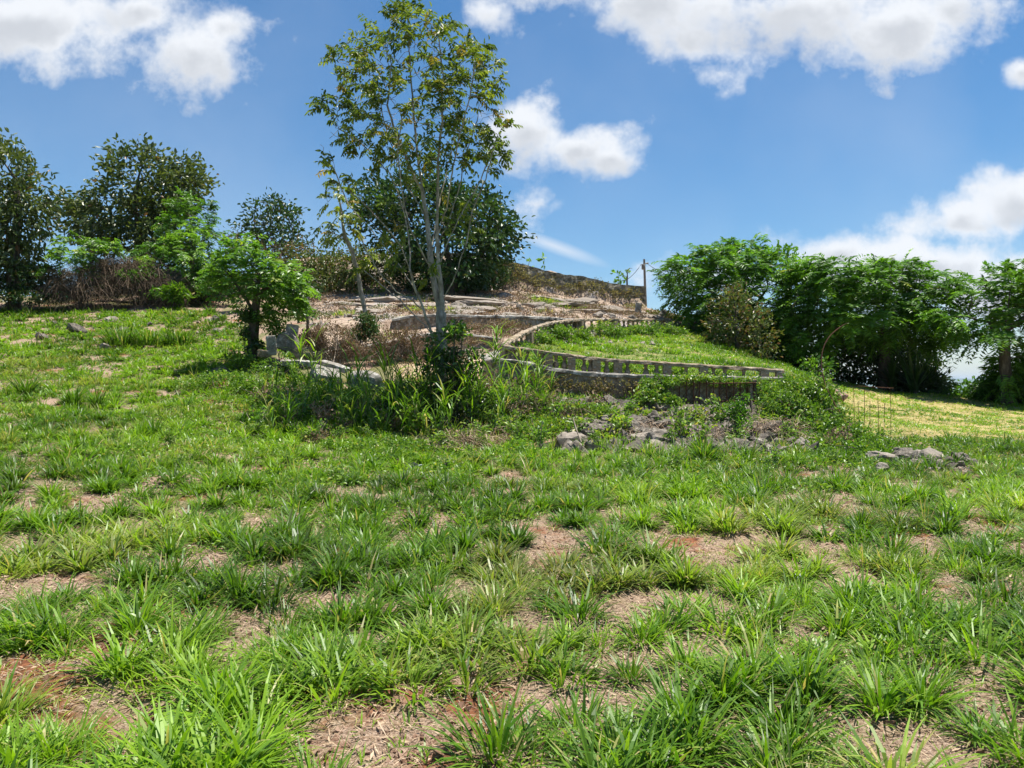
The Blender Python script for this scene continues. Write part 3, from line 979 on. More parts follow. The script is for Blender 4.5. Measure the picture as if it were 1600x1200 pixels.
def pinnate_leafer(n=3, L=0.4, pairs=7, ll=0.1, lw=0.03, droop=.4, hang=.5, dry=.05, lo=.1, hi=.9, out_w=.8, upw=.3, p_skip=0.0, end_extra=1, simple=True, jit=.05, sweep=.5):
    def f(bag, P, d, is_end, c):
        k = np.where(is_end, n * end_extra, n)
        k = np.where(rng.random(len(P)) < p_skip, 0, k)
        idx = np.repeat(np.arange(len(P)), k)
        m_ = len(idx)
        out = nrm((P[idx] - c) * np.array([1, 1, .5]))
        ax = nrm(rand_dirs(m_) * .9 + out * out_w + d[idx] * .6 + np.array([0, 0, upw]))
        corr = rng.random(len(P))[idx]
        tt = tints(m_, lo, hi, dry, corr)
        bag.add(*pinnate(P[idx] + rng.normal(0, jit, (m_, 3)), ax, L * rng.uniform(.7, 1.2, m_), pairs, lw, ll, droop, hang, tint=tt, simple=simple, sweep=sweep))
    return f
# ------------------------------------------------------------ walls, balustrades, slabs, rocks
def resample(pts, step):
    pts = np.asarray(pts, float)
    seg = np.linalg.norm(np.diff(pts, axis=0), axis=1)
    s = np.concatenate([[0], np.cumsum(seg)])
    n = max(2, int(s[-1] / step) + 1)
    t = np.linspace(0, s[-1], n)
    # smooth interpolation (Catmull-like through cosine-free cubic fit of each axis)
    out = np.stack([np.interp(t, s, pts[:, k]) for k in range(3)], 1)
    if len(pts) > 2 and n > 6:
        k = max(1, int(0.4 / step))
        pad = np.concatenate([np.repeat(out[:1], k, 0), out, np.repeat(out[-1:], k, 0)])
        ker = np.ones(2 * k + 1) / (2 * k + 1)
        sm = np.stack([np.convolve(pad[:, a], ker, 'valid') for a in range(3)], 1)
        sm[0], sm[-1] = out[0], out[-1]
        out = sm
    return out


def profile_sweep(path, prof, amp=0.0, close=True, seed=0, freq=3.0):
    """Sweep a closed (side, up) profile along a path, roughened."""
    path = np.asarray(path, float)
    prof = np.asarray(prof, float)
    n, m_ = len(path), len(prof)
    tan = np.gradient(path, axis=0)
    tan[:, 2] = 0
    tan = nrm(tan)
    side = np.stack([tan[:, 1], -tan[:, 0], np.zeros(n)], 1)      # to the right of travel
    V = path[:, None] + side[:, None] * prof[None, :, 0:1] + np.array([0, 0, 1.0]) * prof[None, :, 1:2]
    if amp:
        L_ = np.cumsum(np.r_[0, np.linalg.norm(np.diff(path, axis=0), axis=1)])[:, None]
        kk = np.arange(m_)[None, :]
        V[:, :, 2] += (fbm(L_ * freq, kk * 0.7 + seed, seed, 3) - .5) * amp
        V += side[:, None] * ((fbm(L_ * freq + 50, kk * 1.3 + seed, seed + 5, 3) - .5) * amp)[:, :, None]
    idx = np.arange(n * m_).reshape(n, m_)
    nx = np.roll(idx, -1, axis=1)
    Q = np.stack([idx[:-1], idx[1:], nx[1:], nx[:-1]], -1).reshape(-1, 4)
    V = V.reshape(-1, 3)
    caps = [np.array([idx[0, ::1]]), np.array([idx[-1, ::-1]])]
    return V, Q, caps


def rect_prof(w, h, nseg=1, z0=0.0, bev=0.02):
    """Rectangle centred on the side axis with softened corners, split vertically."""
    zs = np.linspace(z0, z0 + h, nseg + 1)
    right = [(w / 2, z) for z in zs]
    left = [(-w / 2, z) for z in zs[::-1]]
    right[0], right[-1] = (w / 2, z0 + bev * .2), (w / 2, z0 + h - bev)
    left[0], left[-1] = (-w / 2, z0 + h - bev), (-w / 2, z0 + bev * .2)
    return right + [(w / 2 - bev, z0 + h), (0, z0 + h + bev * .3), (-w / 2 + bev, z0 + h)] + left + [(0, z0)]


def wall(name, label, top, height, thick, mat, cat='wall', amp=0.06, seed=1, group=None, parent=None, step=0.12, cap=None, capmat=None, ragged=0.0):
    """A masonry wall whose top follows the given points; optional coping slab as a part."""
    top = resample(top, step)
    if np.isscalar(height):
        height = np.full(len(top), float(height))
    else:
        height = np.interp(np.linspace(0, 1, len(top)), np.linspace(0, 1, len(height)), height)
    nseg = max(3, int(height.max() / 0.12))
    n = len(top)
    tan = np.gradient(top, axis=0)
    tan[:, 2] = 0
    tan = nrm(tan)
    side = np.stack([tan[:, 1], -tan[:, 0], np.zeros(n)], 1)
    rag = (vnoise(np.arange(n) * step * 1.7, np.zeros(n), seed) - .5) * ragged + (vnoise(np.arange(n) * step * 5, np.zeros(n), seed + 2) - .5) * ragged * .6
    f = np.linspace(0, 1, nseg + 1)
    prof = [(.5, k) for k in f] + [(-.5, k) for k in f[::-1]]
    m_ = len(prof)
    L_ = (np.arange(n) * step)[:, None]
    V = np.empty((n, m_, 3))
    for j, (sx, k) in enumerate(prof):
        dpl = (fbm(L_[:, 0] * 3.2 + sx * 40, k * height * 3.2, seed, 4) - .5) * amp * 2 * (1 if sx > 0 else -1)
        V[:, j] = top + side * (sx * thick + dpl)[:, None]
        V[:, j, 2] += -height * (1 - k) + rag * k
    idx = np.arange(n * m_).reshape(n, m_)
    nx = np.roll(idx, -1, axis=1)
    Q = np.stack([idx[:-1], idx[1:], nx[1:], nx[:-1]], -1).reshape(-1, 4)
    caps = [idx[:1], idx[-1:, ::-1]]
    base = top[n // 2] - np.array([0, 0, height[n // 2]])
    if cap or parent is not None:
        root = parent or empty(name, base, label, cat, group)
        o0 = np.array(root.location)
        mesh_np('wall_body' if not parent else name, V.reshape(-1, 3) - o0, [Q, caps[0], caps[1]], mat, root)
        if cap:
            cw, ch = cap
            cv, cq, cc = profile_sweep(top + np.array([0, 0, -0.02]), rect_prof(cw, ch, 1, 0, .03), amp=.06, seed=seed + 3, freq=5)
            mesh_np('coping', cv - o0, [cq] + cc, capmat or CONC, root)
        return root
    o = mesh_np(name, V.reshape(-1, 3), [Q, caps[0], caps[1]], mat)
    centre_origin(o, base)
    tag(o, label, cat, group)
    return o


def icosphere(sub=3):
    import bmesh
    bm = bmesh.new()
    bmesh.ops.create_icosphere(bm, subdivisions=sub, radius=1.0)
    V = np.array([v.co[:] for v in bm.verts])
    Q = np.array([[v.index for v in f.verts] for f in bm.faces])
    bm.free()
    return V, Q


_ICO = {k: icosphere(k) for k in (2, 3, 4)}


def rock_geo(size, seed, sub=3, cuts=9, rough=0.12):
    r = np.random.default_rng(seed)
    V, Q = _ICO[sub]
    V = V.copy()
    for _ in range(cuts):                           # knock flat facets off the ball
        nv = nrm(r.normal(0, 1, 3))
        dcut = r.uniform(0.45, 0.85)
        h = V @ nv
        V = np.where((h > dcut)[:, None], V - nv * (h - dcut)[:, None] * 0.93, V)
    dsp = (fbm(V[:, 0] * 2.2 + V[:, 2] * 1.3 + seed, V[:, 1] * 2.2 - V[:, 2] * 1.7, seed % 97, 4) - .5)
    V = V * (1 + rough * 2 * dsp)[:, None]
    return V * np.array(size), Q


def rock(name, label, p, size, seed, mat, cat='rock', rot=None, sub=3, cuts=9, group=None, rough=0.12, flat=False):
    V, Q = rock_geo(size, seed, sub, cuts, rough)
    o = mesh_np(name, V, Q, mat)
    o.location = [float(v) for v in p]
    r = np.random.default_rng(seed)
    o.rotation_euler = rot if rot is not None else (r.uniform(-.3, .3), r.uniform(-.3, .3), r.uniform(0, 6.28))
    return tag(o, label, cat, group)


def slab_geo(l, w, h, seed, sub=(14, 8, 3), amp=0.05):
    """A cracked slab with chipped edges."""
    import bmesh
    bm = bmesh.new()
    bmesh.ops.create_cube(bm, size=1)
    bmesh.ops.subdivide_edges(bm, edges=bm.edges[:], cuts=6, use_grid_fill=True)
    V = np.array([v.co[:] for v in bm.verts])
    Q = [[v.index for v in f.verts] for f in bm.faces]
    bm.free()
    e = np.abs(V * 2)
    r_ = fbm(V[:, 0] * 6 + seed, V[:, 1] * 6 + V[:, 2] * 4, seed, 3) - .5
    edge = (np.sort(e, axis=1)[:, 1] > .95)
    V = V * np.array([l, w, h])
    V = V * (1 - 0.10 * edge * (r_ + .5))[:, None]
    V[:, 0] += r_ * amp * 2
    V[:, 2] += (fbm(V[:, 0] * 3 + 5, V[:, 1] * 3, seed + 1, 3) - .5) * amp
    return V, np.array(Q)


def slab(name, label, p, lwh, rot, seed, mat, cat='slab', group=None, amp=.05):
    V, Q = slab_geo(*lwh, seed, amp=amp)
    o = mesh_np(name, V, Q, mat)
    o.location = [float(v) for v in p]
    o.rotation_euler = rot
    return tag(o, label, cat, group)


def lathe(prof, seg=10):
    prof = np.asarray(prof, float)
    a = np.arange(seg) / seg * 2 * math.pi
    V = np.stack([prof[:, None, 0] * np.cos(a), prof[:, None, 0] * np.sin(a), np.broadcast_to(prof[:, None, 1], (len(prof), seg))], -1)
    idx = np.arange(len(prof) * seg).reshape(len(prof), seg)
    nx = np.roll(idx, -1, axis=1)
    Q = np.stack([idx[:-1], nx[:-1], nx[1:], idx[1:]], -1).reshape(-1, 4)
    return V.reshape(-1, 3), Q, idx


def baluster_geo(h, r=0.07, seg=10):
    pr = [(r * .95, 0), (r * .95, h * .07), (r * .62, h * .10), (r * .8, h * .16), (r * 1.05, h * .28), (r * .95, h * .40), (r * .62, h * .55), (r * .5, h * .68),
          (r * .55, h * .80), (r * .8, h * .86), (r * .6, h * .90), (r * .95, h * .93), (r * .95, h)]
    V, Q, _ = lathe(pr, seg)
    return V, Q


def box_geo(w, d, h, bev=0.012):
    x, y = w / 2, d / 2
    pts = []
    for z, k in ((0, 0), (bev, 1), (h - bev, 1), (h, 0)):
        s = 1 if k else 1 - bev / max(w, d) * 2
        pts += [(-x * s, -y * s, z), (x * s, -y * s, z), (x * s, y * s, z), (-x * s, y * s, z)]
    Q = []
    for i in range(3):
        for k in range(4):
            a, b = i * 4 + k, i * 4 + (k + 1) % 4
            Q.append((a, b, b + 4, a + 4))
    Q += [(0, 3, 2, 1), (12, 13, 14, 15)]
    return np.array(pts), np.array(Q)


def balustrade(name, label, top, height, spots, posts, mat, rail=(0.20, 0.09), seed=1, group=None, base_h=0.0, r=0.075, tilt=0.02, broken=()):
    """top: points of the rail's upper edge. spots/posts: fractions along the path."""
    path = resample(top, 0.1)
    s = np.r_[0, np.cumsum(np.linalg.norm(np.diff(path, axis=0), axis=1))]
    s /= s[-1]

    def pt(t):
        return np.array([np.interp(t, s, path[:, k]) for k in range(3)])

    def yaw(t):
        d_ = pt(min(1, t + .01)) - pt(max(0, t - .01))
        return math.atan2(d_[1], d_[0])
    mid = pt(.5) - np.array([0, 0, height])
    root = empty(name, mid, label, 'balustrade', group)
    o0 = mid
    rw, rh = rail
    lowp = path + np.array([0, 0, -rh])
    gaps = sorted(broken)
    starts = [0.0] + [g[1] for g in gaps]
    ends = [g[0] for g in gaps] + [1.0]
    for a, b in zip(starts, ends):
        m_ = (s >= a) & (s <= b)
        if m_.sum() < 3:
            continue
        V, Q, cp = profile_sweep(lowp[m_], rect_prof(rw, rh, 1, 0, .025), amp=.05, seed=seed, freq=6)
        mesh_np('handrail', V - o0, [Q] + cp, mat, root)
    if base_h:
        V, Q, cp = profile_sweep(path + np.array([0, 0, -height - base_h]), rect_prof(rw * 1.15, base_h, 1, 0, .02), amp=.03, seed=seed + 2)
        mesh_np('base_course', V - o0, [Q] + cp, mat, root)
    bh = height - rh
    bv, bq = baluster_geo(bh + .02, r)
    proto = None
    rr = np.random.default_rng(seed)
    for t in spots:
        p = pt(t) - o0 - np.array([0, 0, height])
        if proto is None:
            ob = proto = mesh_np('baluster', bv, bq, mat, root, smooth=True)
        else:
            ob = proto.copy()
            COL.objects.link(ob)
            ob.parent = root
        ob.location = [float(v) for v in p]
        ob.rotation_euler = (rr.normal(0, tilt), rr.normal(0, tilt), rr.uniform(0, 6))
    pv, pq = box_geo(rw * 1.0, rw * 1.0, bh + .02)
    proto = None
    for t in posts:
        p = pt(t) - o0 - np.array([0, 0, height])
        if proto is None:
            ob = proto = mesh_np('post', pv, pq, mat, root)
        else:
            ob = proto.copy()
            COL.objects.link(ob)
            ob.parent = root
        ob.location = [float(v) for v in p]
        ob.rotation_euler = (0, 0, yaw(t))
    return root


def tube_geo(pts, rad, sides=6):
    pts = np.asarray(pts, float)
    par = np.arange(len(pts)) - 1
    return branch_mesh(pts, par, np.broadcast_to(rad, (len(pts),)).astype(float), sides)


def tube(name, label, pts, rad, mat, cat=None, parent=None, group=None, sides=6, sub=None):
    pts = np.asarray(pts, float)
    if sub:
        pts = resample(pts, sub)
    if not np.isscalar(rad):
        rad = np.interp(np.linspace(0, 1, len(pts)), np.linspace(0, 1, len(rad)), rad)
    base = pts[0].copy()
    if parent is not None:
        V, Q = tube_geo(pts - np.array(parent.location), rad, sides)
        return mesh_np(name, V, Q, mat, parent, smooth=True)
    V, Q = tube_geo(pts - base, rad, sides)
    o = mesh_np(name, V, Q, mat, smooth=True)
    o.location = base.tolist()
    return tag(o, label, cat, group)


def A(*seq):
    return np.array([at(*q) for q in seq])


# --- the upper retaining wall along the hilltop
top = A((560, 399, 40.2), (650, 396, 40.2), (740, 396, 39.6), (776, 402, 39.3), (802, 411, 39.3), (840, 420, 39.4), (874, 429, 39.6), (915, 433, 39.9), (944, 441, 40.2), (975, 446, 40.4), (1007, 448, 40.6))
wall('hilltop_wall', 'long rubble stone retaining wall along the top of the hill under dry climbing plants', top, [1.9, 1.9, 1.8, 1.9, 1.5, 1.3, 1.2], 0.45, STONED, amp=0.09, seed=11, ragged=0.07)
# --- left stone heap wall under brush
top = A((165, 418, 33), (200, 413, 32.6), (240, 417, 32.4), (275, 419, 32.4), (320, 424, 32.8), (345, 428, 33))
wall('rubble_wall', 'low rubble stone wall under a mat of dead brush at the left of the hill', top, [1.1, 1.3, 1.2, 1.3], 0.5, STONE, amp=0.12, seed=14, ragged=0.3)
# --- terrace walls on the hillside
top = A((476, 556, 22.3), (520, 551, 22.3), (565, 545, 22.4), (620, 536, 22.6), (669, 524, 22.9), (700, 522, 23.1), (740, 526, 23.3), (785, 533, 23.4))
wall('terrace_wall', 'curved grey terrace wall behind the slender tree, with a pale worn top edge', top, [.35, .5, .65, .8, .85, .8], .32, CONCD, amp=.035, seed=21, cap=(.42, .09), ragged=.0)
top = A((612, 502, 24.9), (645, 496, 25), (700, 495, 25.1), (760, 497, 25.3), (800, 497, 25.5), (850, 499, 26.4), (900, 503, 28.9))
wall('terrace_wall', 'upper terrace wall with crumbling whitish top just below the stony slope', top, [.35, .45, .45, .45, .5, .4], .35, STONE, amp=.05, seed=22, cap=(.46, .10), ragged=.0)
# --- retaining wall under the front balustrade
top = A((784, 552, 22.6), (771, 556, 21.6), (764, 561, 20.6), (767, 566, 19.8), (780, 566, 19.45), (797, 565, 19.35), (822, 570, 19.3), (850, 576, 19.25), (882, 583, 19.2), (930, 587, 19.2), (1000, 590, 19.2), (1080, 592, 19.15), (1150, 593, 19.1), (1222, 594, 19.0))
wall('retaining_wall', 'curved mossy retaining wall carrying the front balustrade', top, [.5, .75, .75, .75, .7, .75, .75, .8], .34, STONE, amp=.10, seed=23, cap=(.42, .10), capmat=CONC)
# --- front balustrade
top = A((787, 539, 19.9), (800, 541, 19.6), (830, 545.5, 19.35), (870, 550.5, 19.3), (910, 556.5, 19.25), (950, 560.5, 19.25), (1000, 563.5, 19.25), (1060, 567, 19.2), (1120, 571, 19.15), (1180, 574.5, 19.1), (1224, 577.5, 19.0))


def frac_px(pxs, x0, x1):
    return [(p - x0) / (x1 - x0) for p in pxs]


balustrade('balustrade', 'front stone balustrade on the retaining wall, with missing balusters and a weathered handrail', top, 0.42,
           frac_px([801, 811, 821, 834, 850, 860, 880, 893, 923, 933, 958, 990, 1018, 1034, 1079, 1120, 1137, 1166], 787, 1224), frac_px([791, 869, 904, 942, 975, 1050, 1105, 1196, 1219], 787, 1224), CONCD, seed=31, rail=(.2, .085))
# --- upper balustrade, curving up behind the lawn
top = A((787, 537, 20.3), (797, 530, 21), (812, 521, 22), (835, 510, 23.5), (858, 503, 25.2), (880, 500, 26.7), (905, 498, 28.2), (940, 498, 29.6), (1000, 498.5, 31.2), (1044, 498, 32.2))
balustrade('balustrade', 'rear balustrade curving from the corner post up around the back of the small lawn', top, 0.46,
           [0.06, .10, .14, .18, .22, .26, .30, .34, .38, .42, .46, .50, .54, .58, .62, .66, .70, .725, .75, .79, .81, .83, .85, .87, .89, .91, .93, .95, .97], [0.02, .20, .40, .60, .77, .99], CONCD, seed=32, rail=(.2, .09), broken=((.70, .73),))
top = A((780, 470 + 95, 20.0), (786, 562, 19.8))
# --- broken short runs higher on the slope
balustrade('balustrade', 'short broken run of balustrade high on the slope beside the leaning stone post', A((948, 485.5, 34.2), (975, 484.5, 34.4), (998, 484.5, 34.6)), .42,
           [.1, .2, .32, .44, .55, .66, .77, .88], [.02, .98], CONCD, seed=33, rail=(.18, .08), r=.06)
balustrade('balustrade', 'two-post stub of balustrade half way up the stony slope', A((868, 488, 31.6), (886, 487.5, 31.8), (906, 487.5, 32)), .36,
           [.5], [.05, .95], CONCD, seed=34, rail=(.18, .08), r=.06)
balustrade('balustrade', 'far end piece of balustrade by the dark trees', A((1072, 504, 33), (1084, 503.5, 33), (1096, 504, 33)), .30,
           [.2, .35, .5, .65, .8], [.02, .98], CONCD, seed=35, rail=(.16, .07), r=.05)


def leaning_post(px, py0, py1, D, dx, label, seed):
    b, t = at(px, py0, D), at(px + dx, py1, D)
    h = np.linalg.norm(t - b)
    V, Q = slab_geo(.26, .24, h, seed, amp=.06)
    V[:, 2] += h / 2
    V[:, :2] *= (1 - .35 * np.clip((V[:, 2:3] / h - .45) * 2, 0, 1) + .25 * (V[:, 2:3] / h > .85))
    o = mesh_np('stone_post', V, Q, CONC)
    o.location = b.tolist()
    o.rotation_euler = (0, math.atan2(t[0] - b[0], t[2] - b[2]), .2)
    tag(o, label, 'post')


leaning_post(996, 495, 473, 34.5, 2, 'upright broken stone post at the end of the high balustrade run', 3)
leaning_post(1032, 498, 484, 35, 6, 'leaning stump of a stone post on the skyline near the utility pole', 4)
leaning_post(476, 468, 447, 31, 10, 'slanting grey stone post behind the dark round bush', 5)

# --- concrete ruins around the trees
slab('stone_block', 'upright pale concrete block beside the vine-clad tree trunk', at(424, 540, 19.3), (.20, .2, .50), (0.05, -.06, .3), 41, CONC, cat='block')
slab('stone_block', 'squarish grey block behind the upright one, edged with creeper', at(456, 519, 20.6), (.26, .24, .42), (0, .15, .5), 42, CONC, cat='block')
rock('boulder', 'dark upright boulder between the two concrete blocks', at(450, 543, 20.4), (.34, .25, .42), 43, ROCK, sub=3)
slab('stone_block', 'small squat block at the foot of the upright block', at(412, 553, 19.2), (.26, .2, .18), (.1, .1, .8), 44, CONCD, cat='block')
slab('fallen_rail', 'fallen handrail of pale concrete lying level in the weeds', at(468, 567, 19.6), (1.0, .22, .13), (0.15, .04, -.1), 45, CONC, cat='rail')
slab('fallen_rail', 'fallen handrail sloping down to the big pale boulder', at(523, 573, 19.4), (.78, .22, .13), (0.2, .28, -.3), 46, CONC, cat='rail')
rock('boulder', 'large smooth pale boulder in front of the slender tree', at(575, 600, 18.6), (.62, .45, .38), 47, CONC, cuts=9, rough=.12, rot=(0.1, .1, .3))
slab('concrete_slab', 'broken grey slab propped under the fallen handrails', at(508, 592, 18.7), (.7, .5, .45), (.5, .2, .4), 48, CONC)
slab('concrete_slab', 'small stepped slab just below the fallen handrails', at(500, 577, 19.3), (.4, .4, .14), (.1, .1, .2), 49, CONC)
rock('boulder', 'rounded pale boulder in the weeds below the retaining wall', at(890, 700, 14.9), (.44, .42, .30), 51, ROCKP, cuts=12, rough=.28, rot=(.15, -.12, 1))
rock('boulder', 'broad flat pale rock at the right end of the rubble bank', at(1218, 708, 14.9), (.58, .45, .22), 52, ROCKP, cuts=12, rough=.2, rot=(.05, .1, .4))
rock('boulder', 'reddish rock on the grassy corner beside the bent iron rod', at(1310, 617, 18.6), (.26, .22, .18), 53, rough_mat('red_rock', [(.3, (.22, .12, .09)), (.6, (.42, .27, .21))], bump=.8))
# --- flat rock outcrops on the hillside
OUT = [(720, 466, 33, 2.3, .9, .22, 'long flat grey rock shelf at the top of the stony slope'),
       (585, 462, 34, 1.5, .8, .2, 'flat rock shelf at the left end of the stony slope'),
       (855, 461, 36, 1.1, .7, .3, 'tan overhanging ledge under the hilltop wall'),
       (905, 468, 36.5, 1.3, .7, .25, 'sloping tan ledge running down below the hilltop wall'),
       (800, 494, 27.6, .75, .5, .22, 'dome-shaped pale ledge just above the upper terrace wall'),
       (830, 476, 32, 1.1, .6, .18, 'thin dark ledge in the middle of the stony slope'),
       (735, 488, 29, 1.2, .6, .2, 'grey ledge among dry weeds above the upper terrace wall'),
       (660, 480, 31, 1.4, .7, .16, 'low ledge of the slope behind the slender tree stems'),
       (950, 480, 35.5, 1.0, .5, .25, 'rocky knob left of the high balustrade run'),
       (1015, 492, 34.5, .8, .5, .22, 'pale rock shelf between the two skyline posts'),
       (788, 466, 35, .9, .6, .25, 'dark-topped rock near the foot of the hilltop wall'),
       (620, 468, 33.5, 2.2, 1.0, .2, 'broad pale rock shelf seen between the leaning tree and the slender tree'),
       (540, 474, 32, 1.3, .7, .18, 'flat rock shelf just left of the leaning tree'),
       (870, 478, 33.6, 1.4, .6, .2, 'long tan step below the green patch on the slope'),
       (770, 478, 31.5, 1.5, .6, .2, 'tan step in the middle of the slope right of the slender tree'),
       (700, 492, 27.5, 1.2, .5, .16, 'low pale step just above the upper terrace wall'),
       (590, 488, 29, 1.3, .6, .15, 'pale step on the slope at the foot of the leaning tree'),
       (915, 484, 33, 1.0, .45, .2, 'pale step left of the high balustrade run')]
for i, (px, py, D, a, b, c, lab) in enumerate(OUT):
    p = on_ground(px, D)
    rock('rock_ledge', lab, p + np.array([0, 0, -c * .2]), (a * 1.25, b * 1.3, c * 1.15), 60 + i, ROCKP, rot=(0.06, 0.05 * (-1) ** i, .2 * (i % 3 - 1)), cuts=14, rough=.24, sub=4)
r_ = np.random.default_rng(5)
for k in range(9):            # white stones pushed through the bank below the rear balustrade
    px, D = [(898, 27.2), (905, 27.6), (914, 27.4), (922, 27.9), (940, 28.4), (948, 28.8), (965, 29.6), (890, 26.6), (930, 28.2)][k]
    o = rock('stone', 'white limestone lump in the green bank below the rear balustrade', on_ground(px, D, .08), (r_.uniform(.15, .3), .18, r_.uniform(.12, .2)), 80 + k, ROCKP, cat='stone', group='white stones in the bank', sub=2)

# --- rubble bank: loose limestone rocks
protos = []
for k in range(9):
    V, Q = rock_geo((1, .8, .68), 200 + k, 3, 14, .42)
    me = mesh_np('rock', V, Q, ROCK if k % 3 else ROCKP)
    protos.append(me)
used = set()
spots = []
r_ = np.random.default_rng(11)
for k in range(165):
    px = r_.uniform(905, 1262)
    D = r_.uniform(14.7, 18.2)
    if abs(px - 1150) < 22 and D < 16.5 and r_.random() < .7:
        continue
    sz = r_.lognormal(-1.88, .50)
    spots.append((px, D, sz, 'loose angular limestone rock in the rubble bank below the iron fence', 'rocks of the rubble bank'))
for k in range(20):
    px, D = r_.uniform(800, 960), r_.uniform(15.6, 18.4)
    spots.append((px, D, r_.lognormal(-2.3, .35), 'grey rock half hidden in creepers below the curved retaining wall', 'rocks below the curved wall'))
for k in range(44):
    px = 1452 + r_.normal(0, 30)
    D = 13.2 + r_.normal(0, .45)
    spots.append((px, D, r_.lognormal(-2.12, .42), 'broken brown rock of the small heap in the grass at the right', 'rocks of the small heap'))
for k in range(44):
    px = r_.uniform(480, 1040)
    D = r_.uniform(25.8, 37)
    spots.append((px, D, r_.lognormal(-2.0, .4), 'weathered stone lying on the dry stony slope', 'stones on the stony slope'))
for k in range(24):
    px, D = r_.choice([110, 170, 215, 330, 60]) + r_.normal(0, 22), r_.uniform(23, 28.5)
    spots.append((px, D, r_.lognormal(-2.2, .4), 'grey stone poking out of the grass high in the left field', 'stones in the upper field'))
for (px, D, sz, lab, grp) in spots:
    k = int(r_.integers(0, 9))
    if k in used:
        o = protos[k].copy()
        COL.objects.link(o)
    else:
        o = protos[k]
        used.add(k)
    p = on_ground(px, D, sz * .38)
    o.location = p.tolist()
    o.scale = (sz * r_.uniform(.8, 1.3), sz, sz * r_.uniform(.75, 1.15))
    o.rotation_euler = (r_.uniform(-.5, .5), r_.uniform(-.5, .5), r_.uniform(0, 6.28))
    tag(o, lab, 'rock', grp)
for k in range(9):
    if k not in used:
        bpy.data.objects.remove(protos[k])

def chips(name, label, n, xs, ys, size, mat, seed, thr=.47):
    # many small broken stones, past counting
    r = np.random.default_rng(seed)
    V0 = np.array([(1, 0, 0), (-1, .1, 0), (0, 1, .1), (.1, -1, 0), (0, 0, 1), (0, .1, -1)], float)
    F0 = np.array([(0, 2, 4), (2, 1, 4), (1, 3, 4), (3, 0, 4), (2, 0, 5), (1, 2, 5), (3, 1, 5), (0, 3, 5)])
    px, y = r.uniform(*xs, n), r.uniform(*ys, n)
    x = (px - 800) / F * y
    k = fbm(x * 1.3, y * 1.3, seed, 3) > thr
    x, y = x[k], y[k]
    n = len(x)
    P = np.column_stack([x, y, ground(x, y)])
    q1, q2 = nrm(r.normal(0, 1, (n, 3))), r.normal(0, 1, (n, 3))
    q3 = nrm(np.cross(q1, q2))
    q2 = np.cross(q3, q1)
    sc = r.lognormal(math.log(size), .5, n)[:, None] * r.uniform(.5, 1.2, (n, 3))
    V = V0[None] * (1 + r.uniform(-.3, .3, (n, 6, 1)))
    V = P[:, None] + V[:, :, 0:1] * (q1 * sc[:, 0:1])[:, None] + V[:, :, 1:2] * (q2 * sc[:, 1:2])[:, None] + V[:, :, 2:3] * (q3 * sc[:, 2:3])[:, None]
    Q = (F0[None] + (np.arange(n) * 6)[:, None, None]).reshape(-1, 3)
    o = mesh_np(name, V.reshape(-1, 3), Q, mat)
    tag(o, label, name, None, 'stuff')


chips('rubble', 'small broken limestone filling the gaps of the rubble bank', 7500, (870, 1270), (14.3, 18.5), .075, ROCK, 301, .40)
chips('rubble', 'pale chips strewn round the small rock heap in the grass at the right', 700, (1385, 1520), (12.2, 14.2), .03, ROCKP, 302)
chips('rubble', 'small stones scattered over the dry stony slope', 3500, (480, 1040), (25.5, 38), .055, ROCKP, 303)
CLOD = rough_mat('soil_clods', [(0.3, (0.08, 0.04, 0.025)), (0.5, (0.22, 0.13, 0.085)), (0.7, (0.40, 0.29, 0.21))], scale=6, bump=.3)
chips('soil_clods', 'crumbled soil lumps lying on the bare patches near the viewer', 16000, (-150, 1750), (2.6, 8), .010, CLOD, 304)
chips('soil_clods', 'crumbled soil lumps on the bare patches further up the field', 12000, (-150, 1750), (8, 16), .017, CLOD, 305)
rock('boulder', 'tallest rock of the small heap, square with a pale flat top', on_ground(1453, 13.3, .12), (.21, .18, .2), 91, ROCKP, cuts=10, rot=(.1, .15, .4))
rock('boulder', 'long rounded rock leaning at the front of the small heap', on_ground(1414, 13.0, .08), (.24, .12, .10), 92, ROCKP, cuts=7, rot=(0, .1, .1))
rock('boulder', 'flat brown rock spread at the right end of the small heap', on_ground(1502, 13.2, .03), (.34, .22, .09), 93, ROCKP, cuts=7, rot=(0, .05, 0))
slab('concrete_slab', 'thin pale slab sticking out at the foot of the rubble bank', on_ground(1003, 15.3, .14), (.42, .25, .06), (.2, -.12, .2), 94, ROCKP)
# --- rusty iron picket fence in front of the retaining wall
def picket_fence():
    x0, x1, D = 1062, 1188, 18.6
    b0 = at(x0, 640, D)
    root = empty('picket_fence', b0, 'low rusty iron picket fence in front of the retaining wall, half under creepers', 'fence')
    n = 13
    for k in range(n):
        px = x0 + (x1 - x0) * k / (n - 1)
        t, b = at(px, 594 + (k % 2) * 2, D - k * .01), at(px + (k % 3 - 1), 630, D - k * .01)
        tube('picket', None, [b, (b + t) / 2, t], .016, RUST, parent=root, sides=5)
    for py in (598, 626):
        tube('cross_bar', None, [at(x0 - 6, py, D), at((x0 + x1) / 2, py + 1, D - .07), at(x1 + 5, py, D - .14)], .014, RUST, parent=root, sides=5)
    p = at(1176, 633, 18.6)
    V, Q = box_geo(.16, .16, .62)
    o = mesh_np('gate_post', V + p - b0, Q, CONCD, root)


picket_fence()


